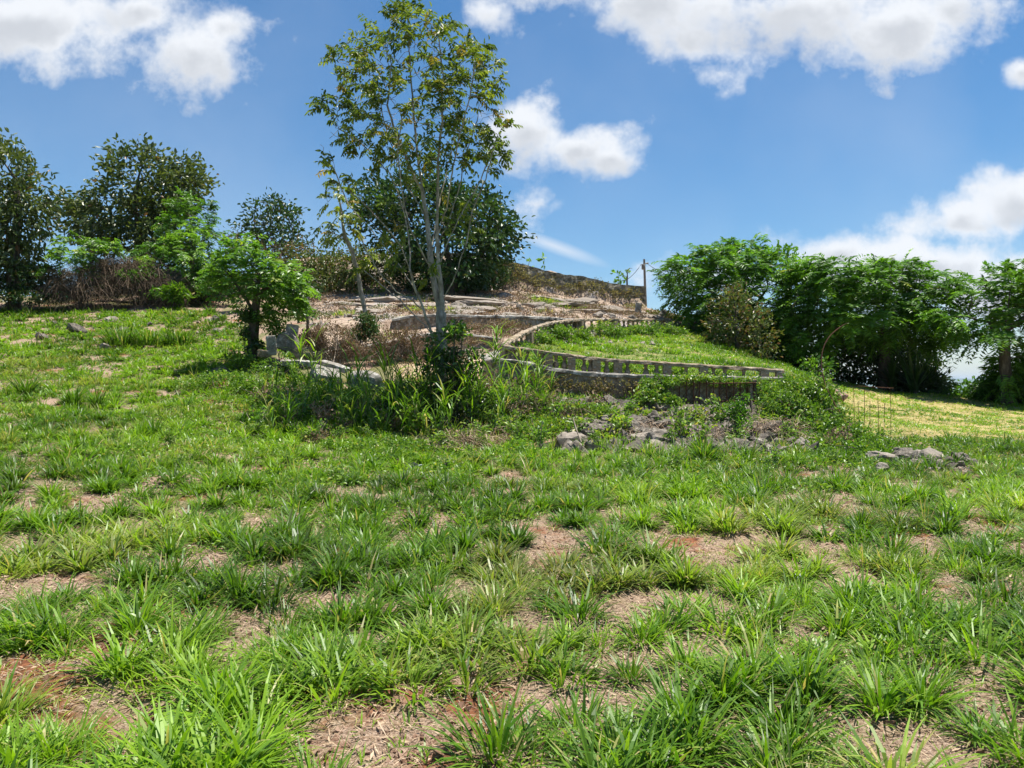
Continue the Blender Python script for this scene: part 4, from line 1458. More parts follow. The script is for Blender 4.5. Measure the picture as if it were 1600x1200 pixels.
def iron_grid():
    D0 = 17.6
    b0 = at(1330, 668, D0)
    root = empty('iron_railing', b0, 'rusty wire railing standing open on the dry lawn beside the bushes', 'railing')
    r2 = np.random.default_rng(3)
    hs = [(1320, 602, 662), (1335, 604, 656), (1340, 628, 665), (1351, 606, 668), (1360, 626, 664), (1373, 620, 668), (1381, 630, 664), (1392, 606, 662)]
    for k, (px, y0, y1) in enumerate(hs):
        D = D0 + k * .05
        bx = (px - 800) / F * D
        b = np.array((bx, D, gz(bx, D) - .03))
        t = at(px + r2.uniform(-1.5, 1.5), y0, D)
        tube('picket', None, [b, (b + t) / 2 + r2.normal(0, .008, 3), t], .006, RUST, parent=root, sides=5)
    tube('top_bar', None, [at(1316, 603, D0), at(1345, 603.5, D0 + .15), at(1396, 606.5, D0 + .35)], .008, RUST, parent=root, sides=5)
    tube('low_bar', None, [at(1334, 636, D0 + .05), at(1384, 637, D0 + .3)], .006, RUST, parent=root, sides=5)


iron_grid()
tube('bent_rod', 'long thin bent iron rod arching up out of the bushes at the grassy corner', A((1327, 503, 17.4), (1314, 509, 17.35), (1298, 520, 17.3), (1288, 532, 17.25), (1283, 548, 17.2), (1282, 565, 17.1), (1284, 590, 17.0), (1296, 618, 16.8), (1312, 645, 16.6), (1326, 664, 16.4), (1335, 680, 16.2), (1334, 700, 16.1)), .012, RUST, 'iron rod', sub=.08)


def pole():
    D = 46
    base = at(1009, 482, D)
    root = empty('utility_pole', base, 'single utility pole with wires on the skyline behind the hilltop wall', 'pole')
    tube('shaft', None, [base, at(1006.5, 405, D)], [.09, .06], POLE, parent=root, sides=9)
    tube('cross_arm', None, [at(1001, 414, D), at(1013, 411, D)], .05, POLE, parent=root, sides=6)
    c = at(1004, 422, D)
    V, Q, _ = lathe([(0.0, 0), (.09, 0), (.10, .05), (.10, .28), (.09, .32), (.0, .33)], 10)
    mesh_np('transformer', V + c - base - np.array([0, .22, 0]), Q, POLE, root, smooth=True)
    a = at(1011, 412, D)
    b = at(1110, 428, 52)
    t = np.linspace(0, 1, 12)[:, None]
    cat_ = a + (b - a) * t
    cat_[:, 2] -= .6 * 4 * (t * (1 - t))[:, 0]
    tube('wire', None, cat_, .022, WIRE, parent=root, sides=4)
    a, b = at(1002, 413, D), at(960, 436, 60)
    cat_ = a + (b - a) * t
    cat_[:, 2] -= .5 * 4 * (t * (1 - t))[:, 0]
    tube('wire', None, cat_, .02, WIRE, parent=root, sides=4)


pole()
# ------------------------------------------------------------ trees
def tb(px, py, D):
    return at(px, py, D)


# slender many-stemmed tree, in front of everything
B = on_ground(689, 17.0, -.1)
S = lambda *q: [at(*p) for p in q]
main_stems = [
    [B] + S((690, 600, 17), (690, 560, 17), (689, 520, 17), (690, 470, 17), (686, 420, 16.95), (683, 370, 16.9), (684, 320, 16.8), (684, 260, 16.7), (690, 190, 16.6), (692, 120, 16.5), (686, 60, 16.4)),
    S((690, 495, 17), (679, 450, 17.1), (672, 400, 17.2), (668, 350, 17.3), (660, 300, 17.4), (652, 240, 17.5), (645, 170, 17.6), (640, 90, 17.6), (636, 20, 17.6)),
    S((690, 560, 17), (674, 520, 16.9), (662, 485, 16.8), (650, 455, 16.7), (640, 420, 16.5), (626, 385, 16.3), (600, 350, 16.1), (575, 325, 15.9), (548, 300, 15.8)),
    S((662, 485, 16.8), (645, 470, 16.6), (620, 455, 16.4), (600, 435, 16.2), (580, 405, 16.1), (562, 370, 16.0)),
    S((686, 420, 16.95), (697, 385, 17.0), (712, 350, 17.1), (730, 318, 17.3), (750, 285, 17.5), (768, 240, 17.6)),
    S((683, 370, 16.9), (698, 325, 16.6), (706, 270, 16.4), (718, 210, 16.2), (735, 150, 16.1), (742, 100, 16.0)),
    S((668, 350, 17.3), (655, 320, 17.5), (632, 285, 17.8), (615, 240, 18.0), (600, 190, 18.2), (590, 130, 18.3)),
    S((640, 420, 16.5), (640, 380, 16.8), (634, 340, 17), (622, 300, 17.3), (608, 270, 17.4), (590, 250, 17.5), (560, 220, 17.6), (530, 200, 17.7)),
    S((672, 400, 17.2), (680, 350, 17.6), (690, 300, 18), (705, 240, 18.3), (720, 170, 18.5)),
    S((660, 300, 17.4), (640, 260, 17.2), (620, 215, 17.0), (605, 165, 16.9), (612, 100, 16.9)),
    S((686, 440, 16.95), (662, 400, 16.6), (640, 355, 16.3), (628, 300, 16.1), (622, 240, 16.0), (628, 180, 15.9)),
    S((690, 470, 17), (712, 430, 16.8), (728, 380, 16.7), (738, 330, 16.5), (758, 280, 16.4), (772, 230, 16.3)),
    S((672, 400, 17.2), (700, 350, 17.5), (716, 300, 17.7), (728, 240, 17.9), (745, 190, 18.0)),
    S((650, 455, 16.7), (628, 420, 17.0), (600, 385, 17.3), (572, 350, 17.5), (545, 320, 17.6), (520, 262, 17.7)),
    S((674, 520, 16.9), (655, 500, 17.1), (625, 470, 17.3), (596, 445, 17.4), (566, 420, 17.5)),
]
main_blobs = [(655, 125, 17, 120, 95, 1.7), (560, 185, 17, 72, 62, 1.2), (735, 180, 17, 62, 75, 1.2), (645, 40, 17, 55, 48, .8), (520, 215, 17, 42, 30, .7), (760, 240, 17.2, 30, 50, .6),
              (690, 85, 17, 80, 60, 1.2), (600, 105, 17, 80, 62, 1.2), (655, 220, 17, 95, 60, 1.5), (540, 290, 15.9, 40, 36, .5), (760, 130, 16.8, 35, 45, .7), (615, 340, 16.8, 55, 45, .7), (725, 330, 17.1, 48, 50, .7), (655, 400, 17, 40, 50, .5), (590, 400, 16.3, 34, 30, .4)]


def main_leafer(bag, P, d, is_end, c):
    n = len(P)
    cc = at(650, 170, 17) - B
    rel = (P - cc) / np.array([2.0, 1.8, 2.6])
    rr = np.linalg.norm(rel, axis=1)
    hz = 600 - (P[:, 2] + B[2]) * F / 17
    low = hz > 285
    pr = np.where(low, .20, np.clip(.42 + .45 * rr, 0, 1))
    k = np.where(is_end, 4, 1) * (rng.random(n) < pr)
    idx = np.repeat(np.arange(n), k)
    m_ = len(idx)
    out = nrm((P[idx] - cc) * np.array([1, 1, .45]))
    ax = nrm(rand_dirs(m_) * .75 + out * .8 + d[idx] * .5 + np.array([0, 0, .15]))
    cor = rng.random(n)[idx]
    tt = tints(m_, .05, .95, .10, cor)
    pn = rng.random(m_) < .55
    bag.add(*pinnate(P[idx][pn] + rng.normal(0, .03, (pn.sum(), 3)), ax[pn], .32 * rng.uniform(.65, 1.2, pn.sum()), 5, .045, .12, .3, .55, tint=tt[pn], simple=False, sweep=.45))
    rp = np.repeat(np.nonzero(~pn)[0], 8)
    q = len(rp)
    dn = nrm(ax[rp] * .4 + rand_dirs(q) * .9 + np.array([0, 0, -.35]))
    bag.add(*leaf_mesh(P[idx][rp] + ax[rp] * rng.uniform(0, .22, q)[:, None] + rng.normal(0, .03, (q, 3)), dn, rand_dirs(q, .8), rng.uniform(.09, .16, q), rng.uniform(.04, .06, q), tt[rp]))


tree('slender_tree', 'tall slender tree with many thin pale stems and an airy crown, standing in the middle', B, main_stems, main_blobs, main_leafer, L_MAIN, bark=BARK,
     n_attr=1150, step=.14, infl=1.1, kill=.22, seed=4, tip=.005, base_r=.135, sides=7, twig_max=.0075, expo=2.2, pw=1.75, gap=.36, gap_s=.7, stem_min=.013)

# thin leaning tree behind it to the left
B2 = on_ground(571, 23.5, -.1)
tree('leaning_tree', 'thin bare-stemmed tree leaning left behind the slender tree, with sparse yellowish leaves', B2,
     [[B2] + S((570, 490, 23.5), (564, 455, 23.5), (558, 420, 23.4), (550, 395, 23.3), (540, 370, 23.2), (535, 345, 23.2)), S((558, 420, 23.4), (562, 405, 23.4), (575, 395, 23.4)), S((535, 345, 23.2), (530, 320, 23), (528, 295, 23)), S((540, 370, 23.2), (520, 365, 23), (505, 358, 22.8))],
     [(525, 360, 23, 32, 22, .6), (530, 310, 23, 34, 30, .6), (545, 335, 23, 20, 20, .5)],
     pinnate_leafer(2, .42, 6, .15, .06, .5, .6, .1, .4, 1.0, end_extra=2), L_MAIN, bark=BARK, n_attr=70, step=.2, infl=1.5, kill=.35, seed=8, tip=.008, base_r=.075, twig_max=.02, gap=.1)

# big dense dark tree behind the slender tree
B3 = on_ground(705, 34.5, -.2)
tree('dense_tree', 'large dense dark green tree with a rounded crown right behind the slender tree', B3,
     [[B3] + S((705, 430, 35), (700, 400, 35), (695, 370, 35)), S((705, 430, 35), (660, 400, 35), (630, 370, 35)), S((705, 430, 35), (745, 405, 35), (765, 380, 35))],
     [(670, 330, 35.5, 75, 58, 2.2), (735, 345, 35.3, 60, 55, 2.0), (605, 350, 35.5, 48, 50, 1.8), (790, 370, 35, 24, 28, 1.0), (690, 390, 34.8, 85, 40, 2.4), (765, 400, 35, 38, 34, 1.4), (640, 300, 35.5, 45, 30, 1.5), (590, 310, 36, 30, 34, 1.2), (720, 430, 35, 50, 20, 2.2)],
     broad_leafer(16, .6, .25, .13, .02, .1, .9, .7, drop=.2), L_DARK, n_attr=1300, step=.3, infl=1.8, kill=.42, seed=9, tip=.012, base_r=.32, hollow=.5, sides=5, rmin=.014)

# left-hand trees
B4 = on_ground(20, 31, -.3)
tree('edge_tree', 'tall leafy tree at the left edge of the view with dark undersides', B4,
     [[B4] + S((22, 430, 31), (25, 380, 31), (28, 330, 31), (25, 280, 31)), S((22, 430, 31), (-10, 380, 31), (-25, 330, 31))],
     [(20, 270, 31, 42, 40, 1.4), (-20, 290, 31, 60, 70, 2.0), (55, 305, 31, 38, 34, 1.2), (30, 350, 31, 50, 44, 1.6), (70, 345, 31, 26, 26, .9), (-10, 400, 31, 70, 50, 2.0), (5, 235, 31, 24, 20, .8), (80, 300, 31, 16, 14, .5)],
     broad_leafer(14, .55, .25, .11, .04, .0, .75, .6, drop=.3), L_OLIVE, n_attr=900, step=.28, infl=1.6, kill=.42, seed=10, tip=.012, base_r=.28, hollow=.3, sides=5, rmin=.014)
B5 = on_ground(215, 35.5, -.3)
tree('broad_tree', 'tallest dark broad-leaved tree of the left group, twin-topped', B5,
     [[B5] + S((218, 400, 37), (215, 360, 37), (210, 320, 37), (215, 280, 37)), S((218, 400, 37), (165, 370, 37), (140, 340, 37)), S((215, 360, 37), (255, 320, 37.5), (285, 290, 37.5))],
     [(222, 268, 37, 50, 38, 2.0), (285, 278, 38, 42, 34, 1.6), (205, 310, 37, 50, 40, 2.2), (140, 335, 37, 36, 38, 1.8), (260, 320, 37.5, 45, 38, 2), (185, 370, 37, 60, 32, 2.4), (250, 375, 37, 50, 30, 2), (120, 365, 36.5, 20, 28, 1.2), (310, 300, 38, 14, 18, .8)],
     broad_leafer(15, .6, .25, .13, .03, .1, .95, .5, drop=.3), L_OLIVE, n_attr=1300, step=.3, infl=1.8, kill=.42, seed=12, tip=.012, base_r=.35, hollow=.35, sides=5, rmin=.014)
B6 = on_ground(300, 34, -.2)
tree('feathery_tree', 'young bright tree with feathery leaves at the right flank of the tall dark tree', B6,
     [[B6] + S((300, 420, 34), (300, 380, 34), (298, 345, 34))],
     [(300, 335, 34, 38, 36, 1.3), (295, 380, 34, 44, 34, 1.5), (275, 360, 34, 30, 24, 1), (325, 370, 34, 24, 26, 1), (250, 395, 33.5, 34, 26, 1.1), (240, 415, 33, 40, 22, 1.2)],
     pinnate_leafer(4, .5, 6, .18, .06, .4, .2, .03, .0, .7, p_skip=.2, upw=.3), L_FERN, n_attr=520, step=.26, infl=1.5, kill=.38, seed=13, tip=.011, base_r=.15, sides=5, rmin=.014)
B7 = on_ground(425, 38.5, -.3)
tree('round_tree', 'round-headed tree with thin open crown between the left group and the slender tree', B7,
     [[B7] + S((430, 410, 39), (428, 375, 39)), S((430, 410, 39), (400, 370, 39)), S((430, 410, 39), (458, 370, 39))],
     [(425, 340, 39, 46, 30, 1.8), (400, 350, 39, 28, 24, 1.2), (458, 352, 39, 24, 26, 1.2), (425, 375, 39, 52, 26, 1.8), (440, 325, 39, 24, 16, 1)],
     broad_leafer(10, .5, .22, .12, .06, .1, .9, .5), L_DARK, n_attr=520, step=.3, infl=1.7, kill=.42, seed=14, tip=.011, base_r=.18, hollow=.3, sides=5)
B8 = on_ground(440, 36.5, -.2)
tree('reddish_bush', 'thin reddish-brown bush under the round-headed tree', B8, [[B8] + S((440, 420, 36.8), (438, 405, 37))],
     [(440, 390, 37, 50, 20, 1.2), (410, 395, 37, 36, 16, 1), (470, 395, 37, 30, 20, 1), (370, 378, 37, 20, 26, .8)],
     broad_leafer(8, .5, .18, .08, .5, .1, .7, .5), L_OLIVE, cat='bush', n_attr=240, step=.26, infl=1.5, kill=.4, seed=15, tip=.01, base_r=.1, sides=5)

# the bright shrub tree on a vine-clad trunk, left of the ruins
B9 = on_ground(396, 21.0, -.1)
tree('shrub_tree', 'low bright green tree on a short dark vine-clad trunk, left of the concrete ruins', B9,
     [[B9] + S((396, 520, 21), (398, 490, 21), (402, 460, 21), (405, 430, 21)), S((398, 490, 21), (375, 455, 21), (355, 425, 21)), S((402, 460, 21), (430, 440, 21), (450, 430, 21)), S((405, 430, 21), (375, 395, 21), (345, 372, 21), (310, 352, 21))],
     [(390, 410, 21, 55, 26, 1.0), (350, 430, 21, 34, 26, .8), (430, 430, 21, 40, 34, .9), (395, 455, 21, 62, 30, 1.1), (455, 455, 21, 24, 24, .7), (380, 490, 21, 26, 22, .6), (440, 485, 21, 34, 18, .7), (375, 388, 21, 24, 12, .5)],
     pinnate_leafer(4, .30, 4, .13, .065, .4, .2, .04, .15, 1.0, upw=.6, end_extra=2, jit=.12), L_BRIGHT, n_attr=620, step=.18, infl=1.2, kill=.24, seed=16, tip=.007, base_r=.15, sides=6, twig_max=.014, gap=.37, gap_s=.6)
B10 = on_ground(480, 24, -.1)
tree('round_bush', 'small dense dark bush with glossy leaves at the right foot of the bright shrub tree', B10, [[B10] + S((482, 490, 24))],
     [(484, 474, 24, 24, 20, .6), (470, 485, 24, 20, 12, .5)], broad_leafer(12, .22, .14, .07, .02, .2, 1, .6), L_DARK, cat='bush', n_attr=120, step=.14, infl=1, kill=.2, seed=17, tip=.006, base_r=.05)
B11 = on_ground(125, 30.5, -.2)
tree('leafy_bush', 'bright green spreading bush in front of the dark trees at the left', B11, [[B11] + S((125, 420, 31)), S((125, 430, 31), (155, 395, 31))],
     [(125, 405, 31, 40, 28, 1.2), (100, 425, 31, 30, 26, 1), (155, 385, 31, 30, 14, .8), (130, 440, 30.8, 40, 18, 1), (110, 385, 31, 24, 18, .7)],
     pinnate_leafer(4, .42, 5, .18, .07, .4, .3, .03, .25, 1, upw=.4), L_BRIGHT, cat='bush', n_attr=330, step=.22, infl=1.3, kill=.36, seed=18, tip=.009, base_r=.09, sides=5)
B12 = on_ground(270, 31.5, -.1)
tree('leafy_bush', 'yellow-green sprays of a bush hanging over the rubble wall', B12, [[B12] + S((275, 425, 31.8)), S((275, 425, 31.8), (300, 400, 31.8))],
     [(262, 395, 31.8, 40, 18, .9), (300, 410, 31.8, 34, 20, .9), (240, 408, 31.8, 26, 14, .7), (310, 440, 31.8, 24, 20, .8), (285, 370, 32, 24, 10, .6)],
     pinnate_leafer(4, .4, 5, .16, .06, .4, .3, .03, .4, 1, upw=.4), L_BRIGHT, cat='bush', n_attr=230, step=.22, infl=1.3, kill=.36, seed=19, tip=.009, base_r=.08, sides=5)

# right-hand group
def fern_tree(label, px, D, stems, blobs, seed, n_attr, base_r=.22, nl=3, mat=L_FERN, name='feathery_tree'):
    Bx = on_ground(px, D, -.3)
    return tree(name, label, Bx, [[Bx] + S(*stems[0])] + [S(*s) for s in stems[1:]], blobs,
                pinnate_leafer(nl, .70, 8, .24, .065, .42, .08, .02, .1, 1.0, upw=.12, out_w=.8, end_extra=3, jit=.15), mat, n_attr=n_attr, step=.3, infl=1.9, kill=.42, seed=seed, tip=.011, base_r=base_r, hollow=.2, twig_max=.022, gap=.30, sides=5, rmin=.015)


fern_tree('left tree of the feathery dark-trunked group on the right, crown reaching toward the utility pole', 1165, 33,
          [[(1165, 540, 33), (1160, 500, 33), (1150, 460, 33)], [(1160, 500, 33), (1110, 455, 33), (1080, 430, 33)], [(1160, 500, 33), (1200, 450, 33)]],
          [(1130, 425, 33, 60, 34, 2.2), (1070, 430, 33, 36, 30, 1.4), (1182, 438, 33.5, 46, 30, 2.0), (1130, 480, 33, 62, 36, 2.2), (1160, 405, 33.5, 42, 20, 1.6), (1090, 475, 33, 30, 30, 1.2), (1190, 490, 33, 50, 40, 2), (1150, 540, 33.4, 60, 34, 1.6), (1210, 550, 32.6, 40, 34, 1.6), (1110, 520, 33.5, 34, 26, 1.2)], 21, 1700)
fern_tree('widest feathery tree of the right-hand group, its crown hanging low over the dark clearing', 1380, 31.5,
          [[(1382, 560, 31), (1385, 520, 31), (1380, 480, 31)], [(1385, 520, 31), (1320, 490, 30.8), (1270, 465, 30.6)], [(1385, 520, 31), (1440, 490, 31)], [(1340, 497, 31), (1300, 450, 31)]],
          [(1280, 440, 31, 60, 28, 1.8), (1345, 445, 31, 62, 30, 2.2), (1420, 460, 31, 56, 30, 2.2), (1250, 480, 30.8, 34, 30, 1.4), (1300, 495, 30.8, 60, 30, 1.8), (1370, 500, 31, 60, 30, 2.0), (1432, 500, 31, 40, 28, 1.6), (1468, 482, 31, 18, 22, .9), (1440, 530, 31, 22, 16, .9), (1260, 540, 30.8, 36, 26, 1.2), (1390, 430, 31.2, 40, 16, 1.4), (1290, 430, 31, 30, 14, 1.0), (1450, 450, 31, 34, 14, 1.2)], 22, 2200)
fern_tree('feathery tree at the right edge of the view with an open left side', 1575, 28.5,
          [[(1570, 560, 28.5), (1570, 520, 28.5), (1575, 480, 28.5)], [(1570, 540, 28.5), (1545, 505, 28.5), (1510, 495, 28.5), (1470, 490, 28)], [(1570, 520, 28.5), (1620, 480, 28.5)]],
          [(1585, 438, 28.5, 40, 18, 1.3), (1560, 470, 28.5, 36, 16, 1.2), (1605, 495, 28.5, 46, 38, 1.5), (1540, 520, 28.4, 42, 13, 1.0), (1495, 512, 28.2, 24, 8, .6), (1640, 460, 28.5, 60, 50, 1.8), (1608, 572, 28.6, 46, 40, 1.4), (1570, 596, 28.7, 26, 18, .8), (1520, 452, 28.5, 26, 9, .6)], 23, 1500)
B13 = on_ground(1230, 38, -.3)
tree('broad_tree', 'broad-leaved treetop showing above the feathery group on the right', B13, [[B13] + S((1232, 470, 38), (1232, 420, 38))],
     [(1225, 392, 38, 20, 10, .8), (1245, 400, 38, 20, 12, .8), (1222, 410, 38, 24, 12, .9), (1232, 425, 38, 36, 16, 1.2)], broad_leafer(9, .4, .26, .13, .03, .2, .9, .7), L_FERN, n_attr=170, step=.3, infl=1.6, kill=.4, seed=24, tip=.012, base_r=.2, sides=5)
B14 = on_ground(1150, 29.5, -.1)
tree('brownish_tree', 'small brownish-leaved tree in front of the feathery group, beside the lawn', B14, [[B14] + S((1152, 540, 29.5), (1150, 500, 29.5), (1148, 470, 29.5)), S((1152, 540, 29.5), (1185, 540, 29.3))],
     [(1148, 470, 29.5, 26, 26, .8), (1130, 490, 29.5, 30, 26, .9), (1165, 500, 29.5, 32, 30, 1), (1140, 515, 29.5, 38, 22, 1), (1185, 535, 29.3, 30, 24, .9), (1150, 445, 29.5, 12, 10, .4), (1190, 560, 29.2, 22, 14, .8)],
     broad_leafer(9, .35, .15, .075, .35, .3, 1.0, .6), L_OLIVE, n_attr=520, step=.2, infl=1.3, kill=.3, seed=25, tip=.008, base_r=.1, sides=5)
B15 = on_ground(1278, 28.5, -.1)
tree('leafy_bush', 'small bright bush at the near edge of the shade under the right-hand trees', B15, [[B15] + S((1278, 580, 28.3))],
     [(1276, 572, 28.3, 26, 14, .7), (1262, 580, 28.2, 16, 10, .5), (1295, 578, 28.3, 14, 12, .5)], broad_leafer(9, .25, .16, .08, .02, .3, 1, .6), L_BRIGHT, cat='bush', n_attr=90, step=.18, infl=1.2, kill=.28, seed=26, tip=.007, base_r=.05, sides=5)
for k, (px, py, D, rx, ry, lab) in enumerate([(1485, 622, 31, 40, 9, 'low dark bush on the rim of the lawn below the gap with the distant hills'), (1535, 612, 30.5, 30, 18, 'dark bush at the foot of the tree at the right edge'),
                                              (1440, 606, 31.5, 40, 22, 'dark bush beside the spiky plant'), (1590, 615, 30, 50, 22, 'dark bush in the shade at the far right of the lawn'),
                                              (1335, 565, 32.5, 66, 46, 'deep shaded bush under the middle feathery tree'), (1415, 575, 33, 50, 44, 'tall shaded bush behind the spiky plants'), (1225, 575, 31.5, 30, 34, 'shaded dark bush behind the brownish tree')]):
    Bb = on_ground(px, D, -.15)
    tree('dark_bush', lab, Bb, [[Bb] + S((px, py, D))], [(px, py, D, rx, ry, 1.0), (px - rx * .5, py - ry * .4, D, rx * .4, ry * .6, .6)],
         broad_leafer(15, .4, .20, .09, .02, .0, .6, .5), L_DARK if ry > 20 else L_FERN, cat='bush', n_attr=480, step=.22, infl=1.3, kill=.30, gap=.2, seed=30 + k, tip=.008, base_r=.06, sides=5)

# dead pale branch in the middle right tree, and bare branches of the shrub tree
tube('dead_branch', 'short whitish snag in the crown where the two feathery trees meet', A((1234, 488, 30.2), (1242, 474, 30), (1247, 462, 29.8)), [.05, .045, .02], DEAD, 'branch', sub=.1)


# spiky plant under the right trees
def spiky(name, label, base, n, L, W, seed, mat, cat='spiky plant'):
    r = np.random.default_rng(seed)
    root = empty(name, base, label, cat)
    bag = Bag()
    P = np.column_stack([r.normal(0, .06, n), r.normal(0, .06, n), r.uniform(0.0, .45, n)])
    bag.add(*blade_mesh(P, r.uniform(0, 6.28, n), L * r.uniform(.7, 1.15, n), np.full(n, W), r.uniform(.1, 1.2, n), r.uniform(.1, .7, n), tints(n, .0, .7)))
    bag.build('rosette', mat, root)
    tube('stem', None, [np.array(base) + (0, 0, -.1), np.array(base) + (0, 0, .5)], .07, BARKD, parent=root)


for k, (px, D, L_, lab) in enumerate([(1430, 30, 1.6, 'big dark spiky rosette plant at the mouth of the shaded clearing'), (1395, 31, 1.5, 'dark spiky plant left of the biggest one under the middle feathery tree'),
                                      (1455, 31, 1.3, 'spiky plant nearest the gap with the distant hills')]):
    spiky('spiky_plant', lab, on_ground(px, D), 60, L_, .09, 40 + k, L_DARK)

# papaya and saplings behind the hilltop wall
def sapling(name, label, px, py0, py1, D, rpx, n, seed, mat, ll=.3):
    Bq = at(px, py0, D)
    r = np.random.default_rng(seed)
    tree(name, label, Bq, [[Bq] + S((px, (py0 + py1) / 2 + 3, D), (px, py1 + 4, D))], [(px, py1 + rpx * .5, D, rpx, rpx * .7, rpx / F * D * .8)],
         broad_leafer(n, .12, ll, ll * .5, .02, .4, 1, .6), mat, n_attr=26, step=.2, infl=1.5, kill=.4, seed=seed, tip=.012, base_r=.05, sides=5, cat='sapling', twig_max=.03)


sapling('papaya_tree', 'little papaya tree poking above the hilltop wall', 850, 424, 400, 41.5, 9, 3, 51, L_BRIGHT)
sapling('sapling', 'pale yellow-green sapling just left of the papaya above the wall', 826, 420, 410, 41.5, 7, 3, 52, L_BRIGHT, .2)
sapling('sapling', 'thin open sapling behind the hilltop wall near the utility pole', 980, 455, 418, 42, 22, 3, 53, L_FERN, .24)
sapling('sapling', 'second sapling leaning left of the one by the utility pole', 966, 452, 424, 42, 10, 3, 54, L_FERN, .24)
# ------------------------------------------------------------ bushes, creepers, dry weeds, grass
def creeper(name, label, blobs, n, ll, lw, mat=COVER, cat='creeper', dry=.08, lo=.1, hi=1.0, stems=20, group=None, upn=.8, snap=False, thick=1.0, bright=None):
    """A mass of broad leaves spread over lumps (px, py, D, rx_px, ry_px, depth_m), with thin stems inside."""
    cs = [at(*b[:3]) for b in blobs]
    base = np.array(min(cs, key=lambda c: c[2])) - np.array([0, 0, blobs[0][4] / F * blobs[0][2]])
    root = empty(name, base, label, cat, group)
    vol = np.array([b[3] * max(b[4], 4) for b in blobs], float)
    cnt = (vol / vol.sum() * n).astype(int)
    bag = Bag()
    sb = Bag()
    for b, c, k in zip(blobs, cs, cnt):
        R = np.array([b[3] / F * b[2], b[5], b[4] / F * b[2]])
        v = nrm(rng.normal(0, 1, (k, 3)))
        rad = rng.uniform(.25, 1.0, k) ** .45
        lump = .35 + 1.15 * fbm(v[:, 0] * 4.5 + c[0] * 3, v[:, 2] * 4 + v[:, 1] * 4.5, 7, 3)
        P = c + v * R * (rad * lump)[:, None] + rng.normal(0, .05, (k, 3))
        ok = fbm(P[:, 0] * 2.6 + P[:, 1] * 1.4, P[:, 2] * 4.0 - P[:, 1] * 1.8, 29, 2) > .36
        P, v = P[ok], v[ok]
        k = len(P)
        g = ground(P[:, 0], P[:, 1])
        low = P[:, 2] < g + .02
        P[low, 2] = g[low] + rng.uniform(.02, .15, low.sum())
        ax = nrm(rand_dirs(k) * .9 + v * .5 + np.array([0, -.2, 0]))
        nv = nrm(rand_dirs(k) * .75 + v * .5 + np.array([0, 0, upn]))
        cor = fbm(P[:, 0] * 3, P[:, 2] * 3 + P[:, 1] * 2, 2, 2)
        sz = rng.uniform(.6, 1.3, k)
        bag.add(*leaf_mesh(P - base, ax, nv, ll * sz, lw * sz, tints(k, lo, hi, dry, cor)))
        for _ in range(max(2, int(stems * k / max(n, 1)))):
            p0 = c + rng.normal(0, .5, 3) * R
            p0[2] = min(p0[2], float(ground([p0[0]], [p0[1]])[0]) + .05)
            p1 = c + nrm(rng.normal(0, 1, 3)) * R * .9
            mid = (p0 + p1) / 2 + rng.normal(0, .12, 3)
            tv, tq = tube_geo(resample([p0 - base, mid - base, p1 - base], .15), rng.uniform(.004, .010), 4)
            sb.add(tv, tq, np.zeros((len(tv), 3)))
    bag.build('foliage', mat, root)
    if sb.V:
        sb.build('stems', BARKD if mat is not WEED else DEAD, root)
    return root


def sprays(name, label, p, n, L, W, seed, mat=GRASS, cat='grass clump', group=None, th=(.05, .8), bend=(.4, 1.5), dry=.08, lo=.1, hi=.9, rad=.12, stalks=0):
    """A clump of broad tall grass blades, one object."""
    r = np.random.default_rng(seed)
    a = r.uniform(0, 6.28, n)
    rr = r.random(n) ** .6 * rad
    P = np.column_stack([np.cos(a) * rr, np.sin(a) * rr, np.zeros(n)])
    if stalks:                                  # blades leave tall leaning canes at different heights
        sidx = r.integers(0, stalks, n)
        sdir = np.column_stack([r.normal(0, .22, stalks), r.normal(0, .15, stalks), np.ones(stalks)])
        so = np.column_stack([r.normal(0, rad, (stalks, 2)), np.zeros(stalks)])
        hgt = r.uniform(.05, .85, n) * L
        P = so[sidx] + sdir[sidx] * hgt[:, None]
        Ln = L * r.uniform(.45, .8, n)
    else:
        Ln = L * r.uniform(.5, 1.1, n)
    yaw = a + r.normal(0, .5, n)
    v, q, t = blade_mesh(P, yaw, Ln, W * r.uniform(.7, 1.2, n), r.uniform(*th, n), r.uniform(*bend, n), tints(n, lo, hi, dry))
    if stalks:
        b = Bag()
        b.add(v, q, t)
        for k in range(stalks):
            tv, tq = tube_geo(np.array([so[k] + sdir[k] * L * f for f in (-.05, .3, .6, .9)]), np.array([.008, .007, .006, .004]), 4)
            b.add(tv, tq, np.tile([[.5, .2, 0]], (len(tv), 1)))
        v, q, t = np.concatenate(b.V), np.concatenate(b.Q), np.concatenate(b.T)
    o = mesh_np(name, v, q, mat, cols=t)
    o.location = [float(x) for x in p]
    return tag(o, label, cat, group)


